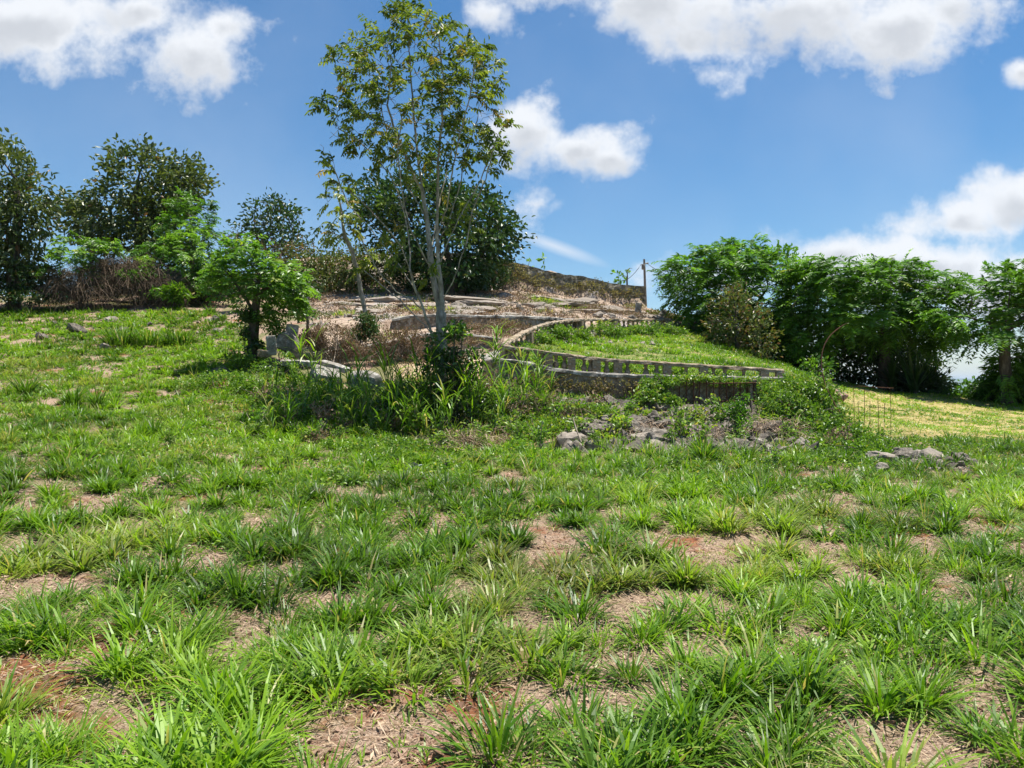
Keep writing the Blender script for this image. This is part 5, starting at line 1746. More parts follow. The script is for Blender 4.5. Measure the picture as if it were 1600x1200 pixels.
# --- hillside vegetation: dark hedge-like bank left of the dense tree, dried climbers on the walls
creeper('hedge_bank', 'olive-brown thicket on the bank between the round-headed tree and the dense tree', [(480, 415, 36.5, 55, 22, 1.0), (540, 420, 37, 50, 26, 1.0), (510, 440, 36, 60, 18, 1.0), (590, 425, 37.5, 40, 26, 1.0), (455, 440, 36, 30, 20, .9), (560, 395, 38, 40, 10, .8)],
        9000, .15, .075, L_OLIVE, cat='thicket', dry=.22, lo=.2, hi=1)
creeper('dark_thicket', 'dark thicket in the shade below the dense tree', [(650, 425, 37, 50, 26, 1.0), (720, 432, 37, 60, 22, 1.0), (770, 430, 37.5, 30, 30, .8), (680, 448, 36, 70, 8, .8)], 7000, .16, .08, L_DARK, cat='thicket', dry=.05, lo=.0, hi=.6)
creeper('dry_climber', 'brownish dry climber hanging on the left part of the hilltop wall', [(800, 425, 38.8, 26, 22, .45), (822, 438, 38.6, 28, 18, .5), (790, 410, 39, 22, 10, .4), (780, 425, 38.8, 16, 22, .3)], 1200, .13, .06, L_DRYOL, dry=.2, lo=.1, hi=1)
creeper('dry_climber', 'long mat of olive and brown climber over the middle of the hilltop wall', [(850, 440, 39.1, 30, 10, .22), (885, 452, 39.3, 30, 8, .22), (920, 450, 39.6, 26, 14, .22), (905, 446, 39.4, 30, 5, .2)], 750, .12, .055, L_DRYOL, dry=.2, lo=.1, hi=1)
creeper('dry_climber', 'ragged climber over the right end of the hilltop wall', [(950, 462, 39.9, 24, 10, .22), (985, 460, 40.1, 20, 12, .22), (940, 443, 40, 14, 4, .25), (995, 482, 39.5, 22, 10, .5)], 800, .12, .055, L_DRYOL, dry=.25, lo=.1, hi=1)
creeper('brush_mat', 'reddish-brown dried brush along the hill skyline right of the utility pole', [(1030, 492, 36, 26, 7, .5), (1050, 500, 35, 20, 6, .5)], 900, .11, .05, L_OLIVE, cat='brush', dry=.6, lo=.4, hi=1)
creeper('dry_bush', 'reddish dry bush in front of the curved terrace wall, left half', [(520, 528, 21.6, 44, 24, .6), (490, 530, 21.5, 24, 18, .5), (545, 545, 21.4, 30, 14, .4)], 6500, .055, .03, WEED, cat='bush', dry=.1, lo=.0, hi=.75, stems=120)
creeper('dry_bush', 'brown dry bush in front of the curved terrace wall beside the slender trunk', [(610, 540, 21.8, 34, 26, .5), (640, 530, 22, 30, 20, .5), (650, 558, 21.8, 34, 12, .4), (590, 555, 21.6, 26, 16, .4)], 6500, .055, .03, WEED, cat='bush', dry=.15, lo=.0, hi=.7, stems=120)
creeper('ivy_clump', 'green creeper clump round the foot of the leaning tree', [(570, 508, 22.9, 18, 20, .35), (580, 520, 22.8, 16, 22, .35), (560, 520, 22.8, 18, 14, .35)], 2600, .075, .05, L_DARK, dry=.12, lo=.3, hi=1)
creeper('vine_sleeve', 'dark ivy wrapped round the trunk of the bright shrub tree', [(392, 520, 20.8, 12, 32, .22), (400, 545, 20.8, 14, 16, .25), (388, 496, 20.8, 14, 14, .25)], 2400, .08, .05, L_DARK, lo=.0, hi=.8)
creeper('bush', 'leafy sapling bush growing against the foot of the slender tree', [(700, 540, 16.3, 34, 24, .35), (715, 520, 16.3, 20, 12, .25), (690, 575, 16.3, 36, 22, .35), (730, 560, 16.3, 30, 20, .3), (715, 590, 16.2, 34, 18, .3)], 2600, .10, .055, L_DARK, cat='bush', dry=.03, lo=.2, hi=1, stems=40, thick=.7)
creeper('leaf_spray', 'bright leaf spray at the top of the sapling bush by the slender trunk', [(712, 516, 16.1, 14, 11, .18)], 130, .10, .06, L_BRIGHT, cat='bush', lo=.5, hi=1, stems=5)

# --- the overgrown bank below the walls
creeper('dark_undergrowth', 'dark shaded undergrowth round the base of the slender tree', [(650, 618, 16.6, 60, 22, .7), (720, 620, 16.6, 60, 22, .7), (770, 625, 16.9, 40, 22, .6), (620, 640, 16.3, 50, 16, .6), (700, 645, 16.2, 80, 14, .6)], 5500, .085, .045, L_DARK, cat='undergrowth', dry=.08, lo=.1, hi=.9, stems=60)
creeper('creeper', 'green creeper below the left end of the retaining wall', [(800, 625, 17.6, 36, 18, .5), (840, 630, 17.8, 34, 14, .5), (790, 655, 16.6, 40, 14, .5), (840, 655, 16.8, 40, 12, .5)], 5200, .07, .045, COVER, dry=.15)
creeper('dry_climber', 'dead and dying vines hanging over the face of the curved retaining wall', [(870, 600, 18.95, 40, 10, .12), (930, 604, 18.9, 36, 9, .12), (985, 606, 18.9, 22, 10, .12), (820, 590, 19.0, 26, 10, .12)], 1100, .07, .035, L_DRYOL, dry=.4, lo=.1, stems=60)
creeper('creeper', 'leafy creeper spreading on the bank just left of the rubble', [(885, 640, 17, 46, 10, .5), (930, 645, 16.8, 40, 12, .5), (830, 680, 15.5, 46, 14, .5), (870, 665, 16, 40, 10, .4)], 4600, .07, .045, COVER, dry=.14)
creeper('creeper', 'thick creeper draped over the left end of the iron fence', [(1022, 602, 18.5, 22, 20, .3), (1010, 622, 18.2, 20, 14, .4), (1040, 598, 18.6, 22, 6, .22), (1045, 626, 18.3, 20, 8, .3)], 3200, .075, .05, COVER, dry=.08, lo=.2)
creeper('creeper', 'band of creeper hanging over the balustrade above the iron fence', [(1080, 592, 18.8, 30, 5, .22), (1120, 594, 18.8, 30, 5, .22), (1165, 596, 18.7, 30, 5, .22), (1205, 600, 18.5, 20, 8, .3)], 1700, .07, .045, COVER, dry=.12, lo=.3)
creeper('shrubbery', 'large tangled green shrub mass at the end of the front balustrade', [(1250, 604, 18, 36, 18, .8), (1275, 620, 17.6, 36, 30, .8), (1230, 635, 17.2, 44, 26, .7), (1290, 650, 17, 30, 26, .7), (1260, 665, 16.6, 40, 18, .7), (1210, 612, 18, 24, 18, .6)], 11000, .075, .045, COVER, cat='shrub', dry=.06, lo=.0, hi=.95, stems=80)
creeper('dark_shrub', 'upright dark green shrub rising out of the middle of the rubble bank', [(1150, 645, 15.9, 16, 18, .25), (1155, 668, 15.8, 20, 18, .3), (1142, 688, 15.6, 14, 12, .25), (1162, 628, 16, 11, 12, .2)], 2000, .065, .035, L_FERN, cat='shrub', dry=.03, lo=.1, hi=.9, stems=40)
creeper('creeper', 'pale green creeper patch on top of the rubble bank', [(1000, 648, 17.4, 34, 7, .4), (1075, 645, 17.4, 36, 9, .4), (1100, 660, 16.9, 24, 8, .4), (1040, 662, 16.8, 24, 6, .3), (1200, 655, 16.8, 28, 10, .4), (965, 665, 16.4, 24, 8, .4)], 1700, .065, .04, COVER, dry=.2, lo=.4)
creeper('yellow_shrub', 'yellow-leaved weed beside the pale boulder at the left of the rubble', [(968, 660, 15.7, 20, 9, .25), (945, 680, 15.4, 20, 12, .3), (960, 695, 15.2, 16, 10, .3)], 900, .08, .05, L_BRIGHT, cat='weed', dry=.6, lo=.7, stems=20)
creeper('low_shrub', 'low green shrub sprawling along the foot of the bank left of the small rock heap', [(1290, 705, 15, 50, 20, .6), (1340, 715, 14.2, 46, 26, .6), (1370, 735, 13.6, 26, 18, .5), (1310, 735, 14, 40, 16, .5), (1370, 700, 14.6, 34, 12, .5), (1260, 690, 15.6, 40, 14, .5)], 9000, .07, .042, COVER, cat='shrub', dry=.04, lo=.05, hi=.85, stems=70)
creeper('low_shrub', 'green shrub on the grassy corner under the bent iron rod', [(1320, 672, 16.4, 34, 18, .6), (1350, 685, 15.8, 34, 14, .5), (1300, 680, 16.2, 26, 14, .5)], 4200, .065, .04, COVER, cat='shrub', dry=.05, lo=.1, hi=.9, stems=40)
creeper('creeper', 'leafy ground creeper below the tall grass at the left of the slender tree', [(590, 700, 14.2, 50, 10, .5), (660, 705, 14, 60, 12, .5), (620, 725, 13, 60, 10, .5), (700, 725, 13, 40, 10, .4), (540, 715, 13.6, 40, 9, .4)], 6500, .06, .038, COVER, dry=.06, lo=.2)
creeper('creeper', 'green creeper carpet between the concrete ruins and the left field', [(430, 575, 19, 40, 12, .6), (400, 600, 18.4, 40, 14, .6), (470, 600, 18.4, 46, 14, .6), (350, 590, 18.8, 40, 9, .6), (440, 630, 17.4, 60, 16, .7), (520, 620, 17.6, 46, 14, .6), (300, 600, 18.6, 40, 8, .5)], 9000, .065, .04, COVER, dry=.06, lo=.2)
creeper('creeper', 'vine leaves along the foot of the bright shrub tree trunk', [(380, 560, 20.3, 30, 12, .5), (430, 520, 20.9, 16, 24, .35), (440, 560, 20, 20, 8, .4)], 2400, .075, .05, COVER, dry=.06, lo=.3)
creeper('bright_weed', 'clump of fresh yellow-green weeds at the foot of the bank below the dead twigs', [(690, 738, 11.9, 18, 8, .3), (805, 700, 13.8, 24, 12, .4), (840, 715, 13.4, 20, 8, .4)], 1500, .06, .035, L_BRIGHT, cat='weed', dry=.3, lo=.5, stems=16)
creeper('creeper', 'green creeper bank inside the lawn below the rear balustrade', [(845, 530, 24.2, 22, 8, .5), (870, 520, 25.6, 26, 9, .6), (900, 522, 26.5, 26, 8, .5), (950, 520, 28.2, 30, 7, .5), (1000, 518, 29.8, 34, 7, .5), (1045, 518, 30.8, 30, 7, .5), (815, 545, 22, 14, 8, .4)], 7500, .085, .055, COVER, dry=.05, lo=.1, hi=.9)
creeper('creeper', 'bright creeper leaves behind the balusters of the front balustrade', [(870, 565, 20.2, 40, 9, .4), (950, 572, 20.2, 46, 8, .4), (1040, 578, 20.1, 50, 7, .4), (1130, 583, 20, 40, 6, .4)], 4200, .08, .05, COVER, dry=.03, lo=.3)
creeper('brown_weeds', 'brown and purple dry weeds between the terrace walls right of the slender tree', [(740, 512, 24.1, 34, 8, .4), (785, 508, 24.6, 26, 9, .4), (810, 512, 24.4, 22, 8, .4), (720, 535, 22.4, 40, 6, .3)], 3200, .06, .03, WEED, cat='weed', dry=.2, lo=.2, hi=1, stems=60)
creeper('brush_mat', 'dry brown brush on the slope around the high balustrade run', [(940, 490, 33.6, 26, 8, .5), (985, 494, 33.6, 30, 6, .5), (920, 480, 34.5, 24, 6, .5)], 2200, .08, .035, WEED, cat='brush', dry=.25, lo=.3, hi=1, stems=60)


# --- dead twiggy brush over the rubble wall at the left
def twig_pile(name, label, blobs, n, L, seed, mat=DEAD, cat='brush', rad=(.006, .014), droop=.5):
    r = np.random.default_rng(seed)
    cs = [at(*b[:3]) for b in blobs]
    bag = Bag()
    vol = np.array([b[3] * b[4] for b in blobs], float)
    for b, c, k in zip(blobs, cs, (vol / vol.sum() * n).astype(int)):
        R = np.array([b[3] / F * b[2], b[5], b[4] / F * b[2]])
        for _ in range(k):
            p = c + nrm(r.normal(0, 1, 3)) * R * r.uniform(.3, 1) ** .5
            a = r.uniform(0, 6.28)
            d_ = np.array([math.cos(a), math.sin(a) * .6, r.normal(.05, .35)])
            l_ = L * r.uniform(.4, 1.2)
            pts = [p, p + d_ * l_ * .5 + (0, 0, .05 * l_), p + d_ * l_ - np.array((0, 0, droop * l_ * .5))]
            q_ = np.array(pts)
            g = ground(q_[:, 0], q_[:, 1])
            q_[:, 2] = np.maximum(q_[:, 2], g)
            v, f_ = tube_geo(q_ - cs[0], np.linspace(r.uniform(*rad), .003, 3), 3)
            bag.add(v, f_, np.column_stack([np.full(len(v), r.random()), np.zeros(len(v)), np.zeros(len(v))]))
    o = mesh_np(name, np.concatenate(bag.V), np.concatenate(bag.Q), mat, cols=np.concatenate(bag.T))
    o.location = cs[0].tolist()
    return tag(o, label, cat)


BROWNTW = leaf_mat('brown_twigs', (0.045, 0.030, 0.020), (0.12, 0.082, 0.055), (0.30, 0.22, 0.15), rough=.8, trans=0.0, spec=.15)
twig_pile('brush_heap', 'heap of brown dead branches tumbling over the rubble wall at the left', [(160, 425, 31.4, 26, 22, .6), (180, 445, 31, 46, 22, .7), (130, 458, 30.6, 50, 14, .6), (220, 440, 31.2, 46, 24, .6), (265, 452, 31.2, 34, 16, .6), (95, 460, 30.4, 34, 14, .6), (190, 418, 31.2, 50, 14, .5), (110, 440, 30.6, 34, 20, .6)], 4600, 1.1, 3, BROWNTW, droop=.9)
creeper('dark_thicket', 'shadowy thicket under the tree at the left edge', [(20, 440, 30.6, 60, 30, 1.0), (70, 440, 31, 40, 28, 1.0), (-40, 440, 30.6, 60, 40, 1.2), (30, 465, 30, 70, 10, .7)], 8000, .15, .07, L_DARK, cat='thicket', dry=.1, lo=.0, hi=.5)
creeper('leafy_bush', 'green leaves tangled through the heap of dead branches', [(205, 432, 30.8, 30, 10, .4), (150, 440, 30.8, 20, 12, .4), (240, 425, 31, 24, 8, .4), (255, 458, 30.6, 30, 8, .4)], 1300, .11, .06, L_FERN, cat='bush', dry=.1, lo=.1, hi=.8)
creeper('dark_thicket', 'dark thicket between the rubble wall and the bright shrub tree', [(300, 455, 32, 34, 14, .6), (345, 450, 31.6, 30, 22, .7), (330, 425, 32, 30, 16, .7), (370, 450, 30, 26, 20, .6), (470, 450, 33, 40, 16, .8)], 5500, .13, .06, L_DARK, cat='thicket', dry=.15, lo=.0, hi=.7)
creeper('leafy_weed', 'strappy green weed at the foot of the rubble wall', [(275, 458, 30.4, 18, 12, .4)], 500, .26, .06, GRASS, cat='weed', stems=6)
twig_pile('twig_litter', 'pale dead twigs lying in a tangle below the undergrowth by the slender tree', [(735, 690, 14.4, 40, 12, .5), (700, 700, 14, 30, 8, .4), (770, 690, 14.6, 26, 10, .4)], 330, .55, 5, DRYG, rad=(.003, .008))
twig_pile('twig_litter', 'pale dead vines tangled over the right part of the rubble bank', [(1210, 670, 16, 46, 14, .5), (1250, 690, 15.4, 30, 10, .4), (1110, 680, 15.8, 46, 12, .5), (1030, 670, 16.4, 50, 10, .5), (960, 680, 15.6, 40, 10, .4)], 1300, .45, 6, DRYG, rad=(.003, .007))
twig_pile('twig_litter', 'grey dead vine stems hanging among the undergrowth under the retaining wall', [(820, 640, 17, 50, 24, .4), (900, 650, 16.6, 50, 10, .5)], 420, .55, 7, BROWNTW, rad=(.003, .008), droop=1.2)
tube('dead_stick', 'pale stick leaning on the rocks at the left of the rubble bank', A((972, 716, 14.6), (990, 695, 14.9), (1008, 670, 15.2)), [.014, .011, .006], DEAD, 'stick')
tube('dead_stick', 'dead stick standing in front of the pale rounded boulder', A((908, 690, 14.2), (900, 670, 14.3), (895, 652, 14.4)), [.016, .014, .01], DEAD, 'stick')
tube('dead_stick', 'bare upright stalk in the weeds under the corner of the balustrades', A((795, 622, 17), (796, 600, 17), (794, 585, 17)), [.012, .012, .016], DEAD, 'stick')

# --- tall grass clumps one can pick out
clumps = [(1100, 13.0, 'big dark tuft of tall grass in front of the rubble bank', 150, .62, .022),
          (1166, 13.2, 'thin tall grass blades in front of the broad flat pale rock', 22, .75, .022),
          (40, 17.2, 'tall grass tuft at the left edge of the field', 90, .7, .026), (112, 16.4, 'dark tall tuft left of its twin in the left field', 70, .62, .026),
          (152, 16.4, 'tall tuft with one upright dark blade group in the left field', 70, .62, .026), (240, 13.8, 'upright dark tuft alone in the middle of the left field', 50, .55, .022),
          (38, 15.0, 'small dark tuft below the one at the left edge', 50, .45, .02), (290, 16.5, 'thin tuft right of the middle of the left field', 30, .5, .02),
          (190, 24, 'long bluish-green tuft beside the brown rocks high in the left field', 260, .8, .03), (235, 24.2, 'bushy tuft right of the bluish one high in the left field', 240, .65, .03),
          (280, 24.5, 'grass mound nearest the bright shrub tree in the upper left field', 220, .6, .03)]
for k, (px, D, lab, n, L_, W_) in enumerate(clumps):
    sprays('grass_clump', lab, on_ground(px, D), n, L_, W_, 100 + k, rad=.12 if k < 8 else .5, lo=.0, hi=.75, th=(.0, .7))
canes = [(556, 16.6, 1.1), (598, 16.2, 1.55), (640, 15.8, 1.25), (606, 15.3, 1.0), (570, 15.6, 1.0), (668, 15.4, 1.05), (692, 15.2, .95), (720, 15.8, 1.2), (745, 16, 1.25), (650, 16.4, 1.5), (545, 15.6, .8), (500, 16.4, .8), (460, 15.4, .75), (438, 14.8, .65),
         (480, 17.2, .9), (790, 16.4, 1.25), (815, 16.8, 1.1), (850, 17.2, .9), (700, 16.4, 1.2), (420, 17.4, .8), (520, 17.4, 1.0), (630, 15.2, .8), (765, 15.8, 1.0), (580, 16.9, 1.5)]
for k, (px, D, L_) in enumerate(canes):
    sprays('tall_grass', 'tall cane-like grass with arching blades on the bank around the slender tree', on_ground(px, D), 44, L_ * .95, .028, 200 + k, cat='grass clump',
           group='tall grasses around the slender tree', stalks=4, rad=.16, th=(.1, .7), bend=(.6, 2.0), dry=.12, lo=.25, hi=1.0)
sprays('tall_grass', 'light green cane with arching blades leaning over the corner of the balustrades', at(772, 575, 18.6), 40, 1.0, .035, 240, stalks=2, rad=.1, th=(.2, .9), bend=(.5, 1.6), lo=.5, hi=1)
sprays('tall_grass', 'pale-bladed cane arching over the fallen handrails', at(480, 585, 18.6), 30, 1.0, .035, 241, stalks=3, rad=.15, th=(.2, .9), bend=(.6, 1.9), lo=.6, hi=1)
sprays('tall_grass', 'cane grass in front of the left end of the retaining wall', at(838, 600, 18.4), 46, .8, .032, 242, stalks=4, rad=.2, th=(.1, .8), bend=(.6, 1.9), lo=.3, hi=1, dry=.2)

# small broad-leaved weeds dotted over the bank: two kinds, copied
def weed_protos():
    out = []
    for kind, (mat, ll, n) in enumerate([(COVER, .075, 150), (L_BRIGHT, .06, 120), (WEED, .06, 170)]):
        r = np.random.default_rng(60 + kind)
        root = empty('leafy_weed', (0, 0, 0), None, 'weed')
        P, D_, sb = [], [], Bag()
        for s_ in range(9):
            a = r.uniform(0, 6.28)
            tip_ = np.array([math.cos(a) * r.uniform(.08, .28), math.sin(a) * r.uniform(.08, .28), r.uniform(.2, .5)])
            pts = np.array([(0, 0, -.03), tip_ * (.4, .4, .55), tip_])
            tv, tq = tube_geo(pts, .004, 4)
            sb.add(tv, tq, np.full((len(tv), 3), .3))
            m_ = n // 9
            t = r.uniform(.25, 1, m_)[:, None]
            P.append(pts[1] * (1 - np.abs(2 * t - 1)) + tip_ * np.clip(2 * t - 1, 0, 1) + r.normal(0, .035, (m_, 3)))
        P = np.concatenate(P)
        m_ = len(P)
        b = Bag()
        sz = r.uniform(.6, 1.3, m_)
        b.add(*leaf_mesh(P, rand_dirs(m_, .1, r), rand_dirs(m_, 1.0, r), ll * sz, ll * .6 * sz, tints(m_, .15, 1, .08)))
        b.build('foliage', mat, root)
        sb.build('stems', DEAD, root)
        out.append(root)
    return out


wp = weed_protos()
r_ = np.random.default_rng(77)
first = set()
for k in range(166):
    if k < 120:
        px, D = r_.uniform(380, 1330), r_.uniform(14.2, 18.4)
        if 940 < px < 1262 and r_.random() < .72:
            px = r_.uniform(400, 900)
    elif k < 140:
        px, D = r_.uniform(830, 1080), r_.uniform(22.5, 28)
        D = float(np.interp(px, [810, 840, 900, 1000, 1040], [21.5, 24.5, 27.8, 30.5, 31.2])) - r_.uniform(0, 1.2)
    else:
        px, D = r_.uniform(60, 1500), r_.uniform(10.5, 14.2)
    kind = int(r_.choice([0, 1, 2], p=[.5, .25, .25] if k < 120 else [.7, .3, 0])) if k < 140 else int(r_.choice([0, 1]))
    if kind not in first:
        first.add(kind)
        o = wp[kind]
    else:
        o = wp[kind].copy()
        COL.objects.link(o)
        for ch in wp[kind].children:
            c = ch.copy()
            COL.objects.link(c)
            c.parent = o
    o.location = on_ground(px, D).tolist()
    s_ = r_.uniform(.6, 1.35) * (.6 if k >= 140 else 1)
    o.scale = (s_ * r_.uniform(.8, 1.3), s_, s_ * r_.uniform(.6, 1.1))
    o.rotation_euler = (0, 0, r_.uniform(0, 6.28))
    lab = ['green leafy weed', 'yellow-green leafy weed', 'dried brown weed'][kind] + [' standing among the stones and creepers of the overgrown bank', ' growing on the small lawn behind the balustrade', ' scattered in the field grass below the bank'][0 if k < 120 else 1 if k < 140 else 2]
    tag(o, lab, 'weed', ['green', 'yellow-green', 'dried'][kind] + ' weeds ' + ['of the bank', 'of the lawn', 'of the field'][0 if k < 120 else 1 if k < 140 else 2])

# litter
o = rock('litter', 'crumpled white plastic scrap in the grass at the right', on_ground(1244, 6.15, .035), (.055, .035, .022), 5, PAPER, cat='litter', sub=3, cuts=3, rough=.35)
o = rock('litter', 'black and white plastic scrap at the foot of the bank near the centre', on_ground(648, 12.2, .05), (.13, .08, .06), 6, BLACKP, cat='litter', sub=3, cuts=5, rough=.35)
o = rock('litter', 'small white crumpled wrapper beside the black plastic scrap', on_ground(657, 12.1, .08), (.07, .05, .03), 8, PAPER, cat='litter', sub=3, cuts=5, rough=.35)
o = rock('stone', 'pale flat stone in the grass below the low shrub at the right', on_ground(1337, 11.6, .03), (.13, .08, .05), 7, ROCKP, cat='stone')


# ------------------------------------------------------------ grass
def scatter(y0, y1, density, seed, margin=1.0):
    """Jittered positions over the plan wedge the field fills."""
    r = np.random.default_rng(seed)
    xm = .70 * y1 + margin
    c = 1 / math.sqrt(density)
    gx, gy = np.meshgrid(np.arange(-xm, xm, c), np.arange(y0, y1, c))
    x = gx.ravel() + r.uniform(-.5, .5, gx.size) * c * 1.5
    y = gy.ravel() + r.uniform(-.5, .5, gx.size) * c * 1.5
    m_ = (np.abs(x) < .70 * np.maximum(y, 1) + margin)
    return x[m_], y[m_], r


def field_mask(x, y):
    """Where the lush field grass grows (plan view): not on walls, ruins, landing, stony slope."""
    px = 800 + F * x / np.maximum(y, 3.2)
    edge = np.interp(px, [-600, 0, 200, 330, 360, 400, 520, 640, 760, 900, 980, 1250, 1380, 1600, 2300], [30.8, 30.5, 30.5, 30.5, 29, 24, 16.8, 15.0, 14.4, 14.3, 14.0, 14.0, 16.6, 17.6, 18.0])
    return y < edge + (vnoise(x * 2, y * 2, 77) - .5) * 1.2


def grass_field():
    bag = Bag()

    def tuft(x, y, r, nb, L0, L1, W, radius, lean=(0.05, .85), bend=(.2, 1.3), tone=None, dry=.03, lo=.05, hi=.95):
        z = ground(x, y)
        n = len(x)
        idx = np.repeat(np.arange(n), nb)
        m_ = len(idx)
        a = r.uniform(0, 2 * math.pi, m_)
        rad_ = radius[idx] if hasattr(radius, '__len__') else np.full(m_, radius)
        rr = np.sqrt(r.random(m_)) * rad_
        P = np.column_stack([x[idx] + np.cos(a) * rr, y[idx] + np.sin(a) * rr, z[idx]])
        sc = np.repeat(r.uniform(.7, 1.25, n), nb) if np.isscalar(nb) else r.uniform(.7, 1.25, n)[idx]
        Ln = r.uniform(L0, L1, m_) * sc * (1 - .25 * rr / np.maximum(rad_, 1e-6))
        th = lean[0] + (lean[1] - lean[0]) * (rr / np.maximum(rad_, 1e-6)) * r.uniform(.5, 1.1, m_) + np.abs(r.normal(0, .12, m_))
        bd = r.uniform(*bend, m_)
        yaw = a + r.normal(0, .55, m_)
        tn = tints(m_, lo, hi, dry)
        tone_ = (fbm(x * .5, y * .5, 55, 3) if tone is None else tone)[idx]
        tn[:, 0] = np.clip(tn[:, 0] * .75 + (tone_ - .5) * .9 + .15 + np.repeat(r.normal(0, .10, n), nb), 0, 1)
        yel = np.clip((fbm(x * .8 + 9, y * .8, 66, 3) - .60) * 3, 0, .4)[idx]
        tn[:, 1] = np.clip(tn[:, 1] + yel * r.random(m_), 0, 1)
        Wd = np.maximum(W * r.uniform(.6, 1.25, m_), .0011 * P[:, 1])
        bag.add(*blade_mesh(P, yaw, Ln, Wd, th, bd, tn))

    def dens(x, y, seed=41, s=1.5):
        return fbm(x * s, y * s, seed, 3) * .62 + vnoise(x * 4.1 + 3, y * 4.1, seed + 8) * .38
    for (y0, y1, density, nb, L0, L1, W, seed) in [(2.3, 6.5, 14, 110, .11, .34, .0130, 1), (6.5, 11, 12, 100, .12, .34, .016, 2), (11, 17, 12, 60, .12, .30, .017, 3), (17, 24, 12, 36, .12, .28, .022, 4), (24, 31.5, 12, 24, .12, .30, .03, 5)]:
        x, y, r = scatter(y0, y1, density, seed)
        keep = field_mask(x, y) & (dens(x, y) + r.uniform(-.07, .07, len(x)) > np.interp(y, [3, 9, 14], [.425, .425, .40]))
        x, y = x[keep], y[keep]
        big = r.uniform(.05, .20, len(x))
        kind = vnoise(x * 1.9, y * 1.9, 91) * .6 + r.random(len(x)) * .4
        c1, c2 = kind > .44, kind <= .44
        tuft(x[c1], y[c1], r, int(nb * 1.05), L0, L1 * 1.08, W * 1.18, big[c1], (.03, 1.0), (.25, 1.6), dry=.05)
        tuft(x[c2], y[c2], r, int(nb * 1.15), L0 * .7, L1 * .78, W * .68, big[c2] * 1.15, (.05, 1.15), (.1, 1.2), dry=.09)
        c3 = r.random(len(x)) < .08
        tuft(x[c3], y[c3], r, 7, .30, .46, W * .45, big[c3] * .5, (.02, .35), (.1, .6), dry=.5)
        tuft(x, y, r, max(4, nb // 10), .06, .20, W * .7, big * 1.15, (.7, 1.45), (.3, 1.2), dry=.95, lo=.0, hi=.6)
    # short fine grass between the tufts
    for (y0, y1, density, nb, W, seed) in [(2.3, 6.5, 52, 9, .008, 11), (6.5, 11, 50, 9, .009, 12), (11, 17, 55, 9, .012, 13), (17, 24, 40, 10, .02, 14), (24, 31.5, 24, 12, .028, 15)]:
        x, y, r = scatter(y0, y1, density, seed)
        keep = field_mask(x, y) & (dens(x, y) + r.uniform(-.12, .12, len(x)) > np.interp(y, [3, 9, 14], [.42, .40, .34]))
        x, y = x[keep], y[keep]
        tuft(x, y, r, nb, .04, .12, W, .06, (0.1, 1.1), (.2, 1.2), dry=.12, lo=.2, hi=1.0)
    o = bag.build('grass', GRASS)
    tag(o, 'lush green tufted grass of the open field', 'grass', None, 'stuff')
    print('field blades', len(bag.V), sum(len(v) for v in bag.V) // 8)
    # the dry lawn, the terrace lawn, the slope
    bag = Bag()
    x, y, r = scatter(17.2, 31.5, 70, 21)
    lawn, dry, landing, hill = zones(x, y)
    px = 800 + F * x / y
    k = (dry > .5) & (dens(x, y, 43, .8) + r.uniform(-.2, .2, len(x)) > .47)
    tuft(x[k], y[k], r, 5, .03, .08, .018, .08, (.1, 1.1), dry=.55, lo=.3, hi=1)
    k = (dry > .5) & (dens(x, y, 44, .9) > .54)
    tuft(x[k], y[k], r, 6, .06, .13, .018, .1, (.1, 1.1), dry=.15, lo=.3, hi=1)
    o = bag.build('lawn_grass', GRASS)
    tag(o, 'sparse yellowed grass of the mown lawn on the right', 'grass', None, 'stuff')
    bag = Bag()
    x, y, r = scatter(19.3, 33, 60, 22)
    lawn, dry, landing, hill = zones(x, y)
    k = (lawn > .5) & (dens(x, y, 45, .8) + r.uniform(-.10, .10, len(x)) > .45)
    tuft(x[k], y[k], r, 8, .05, .16, .02, .08, (.1, 1.1), dry=.15, lo=.2, hi=1)
    k = (lawn > .5) & (dens(x, y, 48, .9) > .60)
    tuft(x[k], y[k], r, 10, .12, .26, .022, .1, (.1, .9), dry=.05, lo=.1, hi=.8)
    o = bag.build('terrace_grass', GRASS)
    tag(o, 'short bright grass of the small lawn between the balustrades', 'grass', None, 'stuff')
    bag = Bag()
    x, y, r = scatter(22.5, 38.5, 30, 23)
    lawn, dry, landing, hill = zones(x, y)
    k = (hill > .5) & (dens(x, y, 46, .7) + r.uniform(-.10, .10, len(x)) > .53)
    z = ground(x, y)
    xs, ys, zs = x[k], y[k], z[k]
    n = len(xs)
    nb = 9
    idx = np.repeat(np.arange(n), nb)
    P = np.column_stack([xs[idx], ys[idx], zs[idx]]) + r.normal(0, .09, (n * nb, 3)) * np.array([1, 1, 0])
    P[:, 2] = ground(P[:, 0], P[:, 1]) + r.uniform(0, .13, n * nb)
    tn = tints(n * nb, 0, 1, 0)
    tn[:, 1] = np.clip((fbm(P[:, 0] * .9, P[:, 1] * .9, 88, 2) - .56) * 5, 0, 1)
    bag.add(*leaf_mesh(P, rand_dirs(n * nb, .5), rand_dirs(n * nb, 1.0), r.uniform(.05, .12, n * nb), r.uniform(.02, .045, n * nb), tn, simple=True))
    o = bag.build('dry_weeds', WEED)
    tag(o, 'low brown and purplish dried weeds covering the stony slope', 'weeds', None, 'stuff')
    bag = Bag()
    # green patch high on the slope
    k = ((px_ := 800 + F * x / y) > 850) & (px_ < 915) & (y > 33) & (y < 35.5)
    tuft(x[k], y[k], r, 10, .08, .2, .03, .15, (.1, 1.1), dry=.03, lo=.5, hi=1)
    k = (hill > .3) & (vnoise(x * .8, y * .8, 99) > .8)
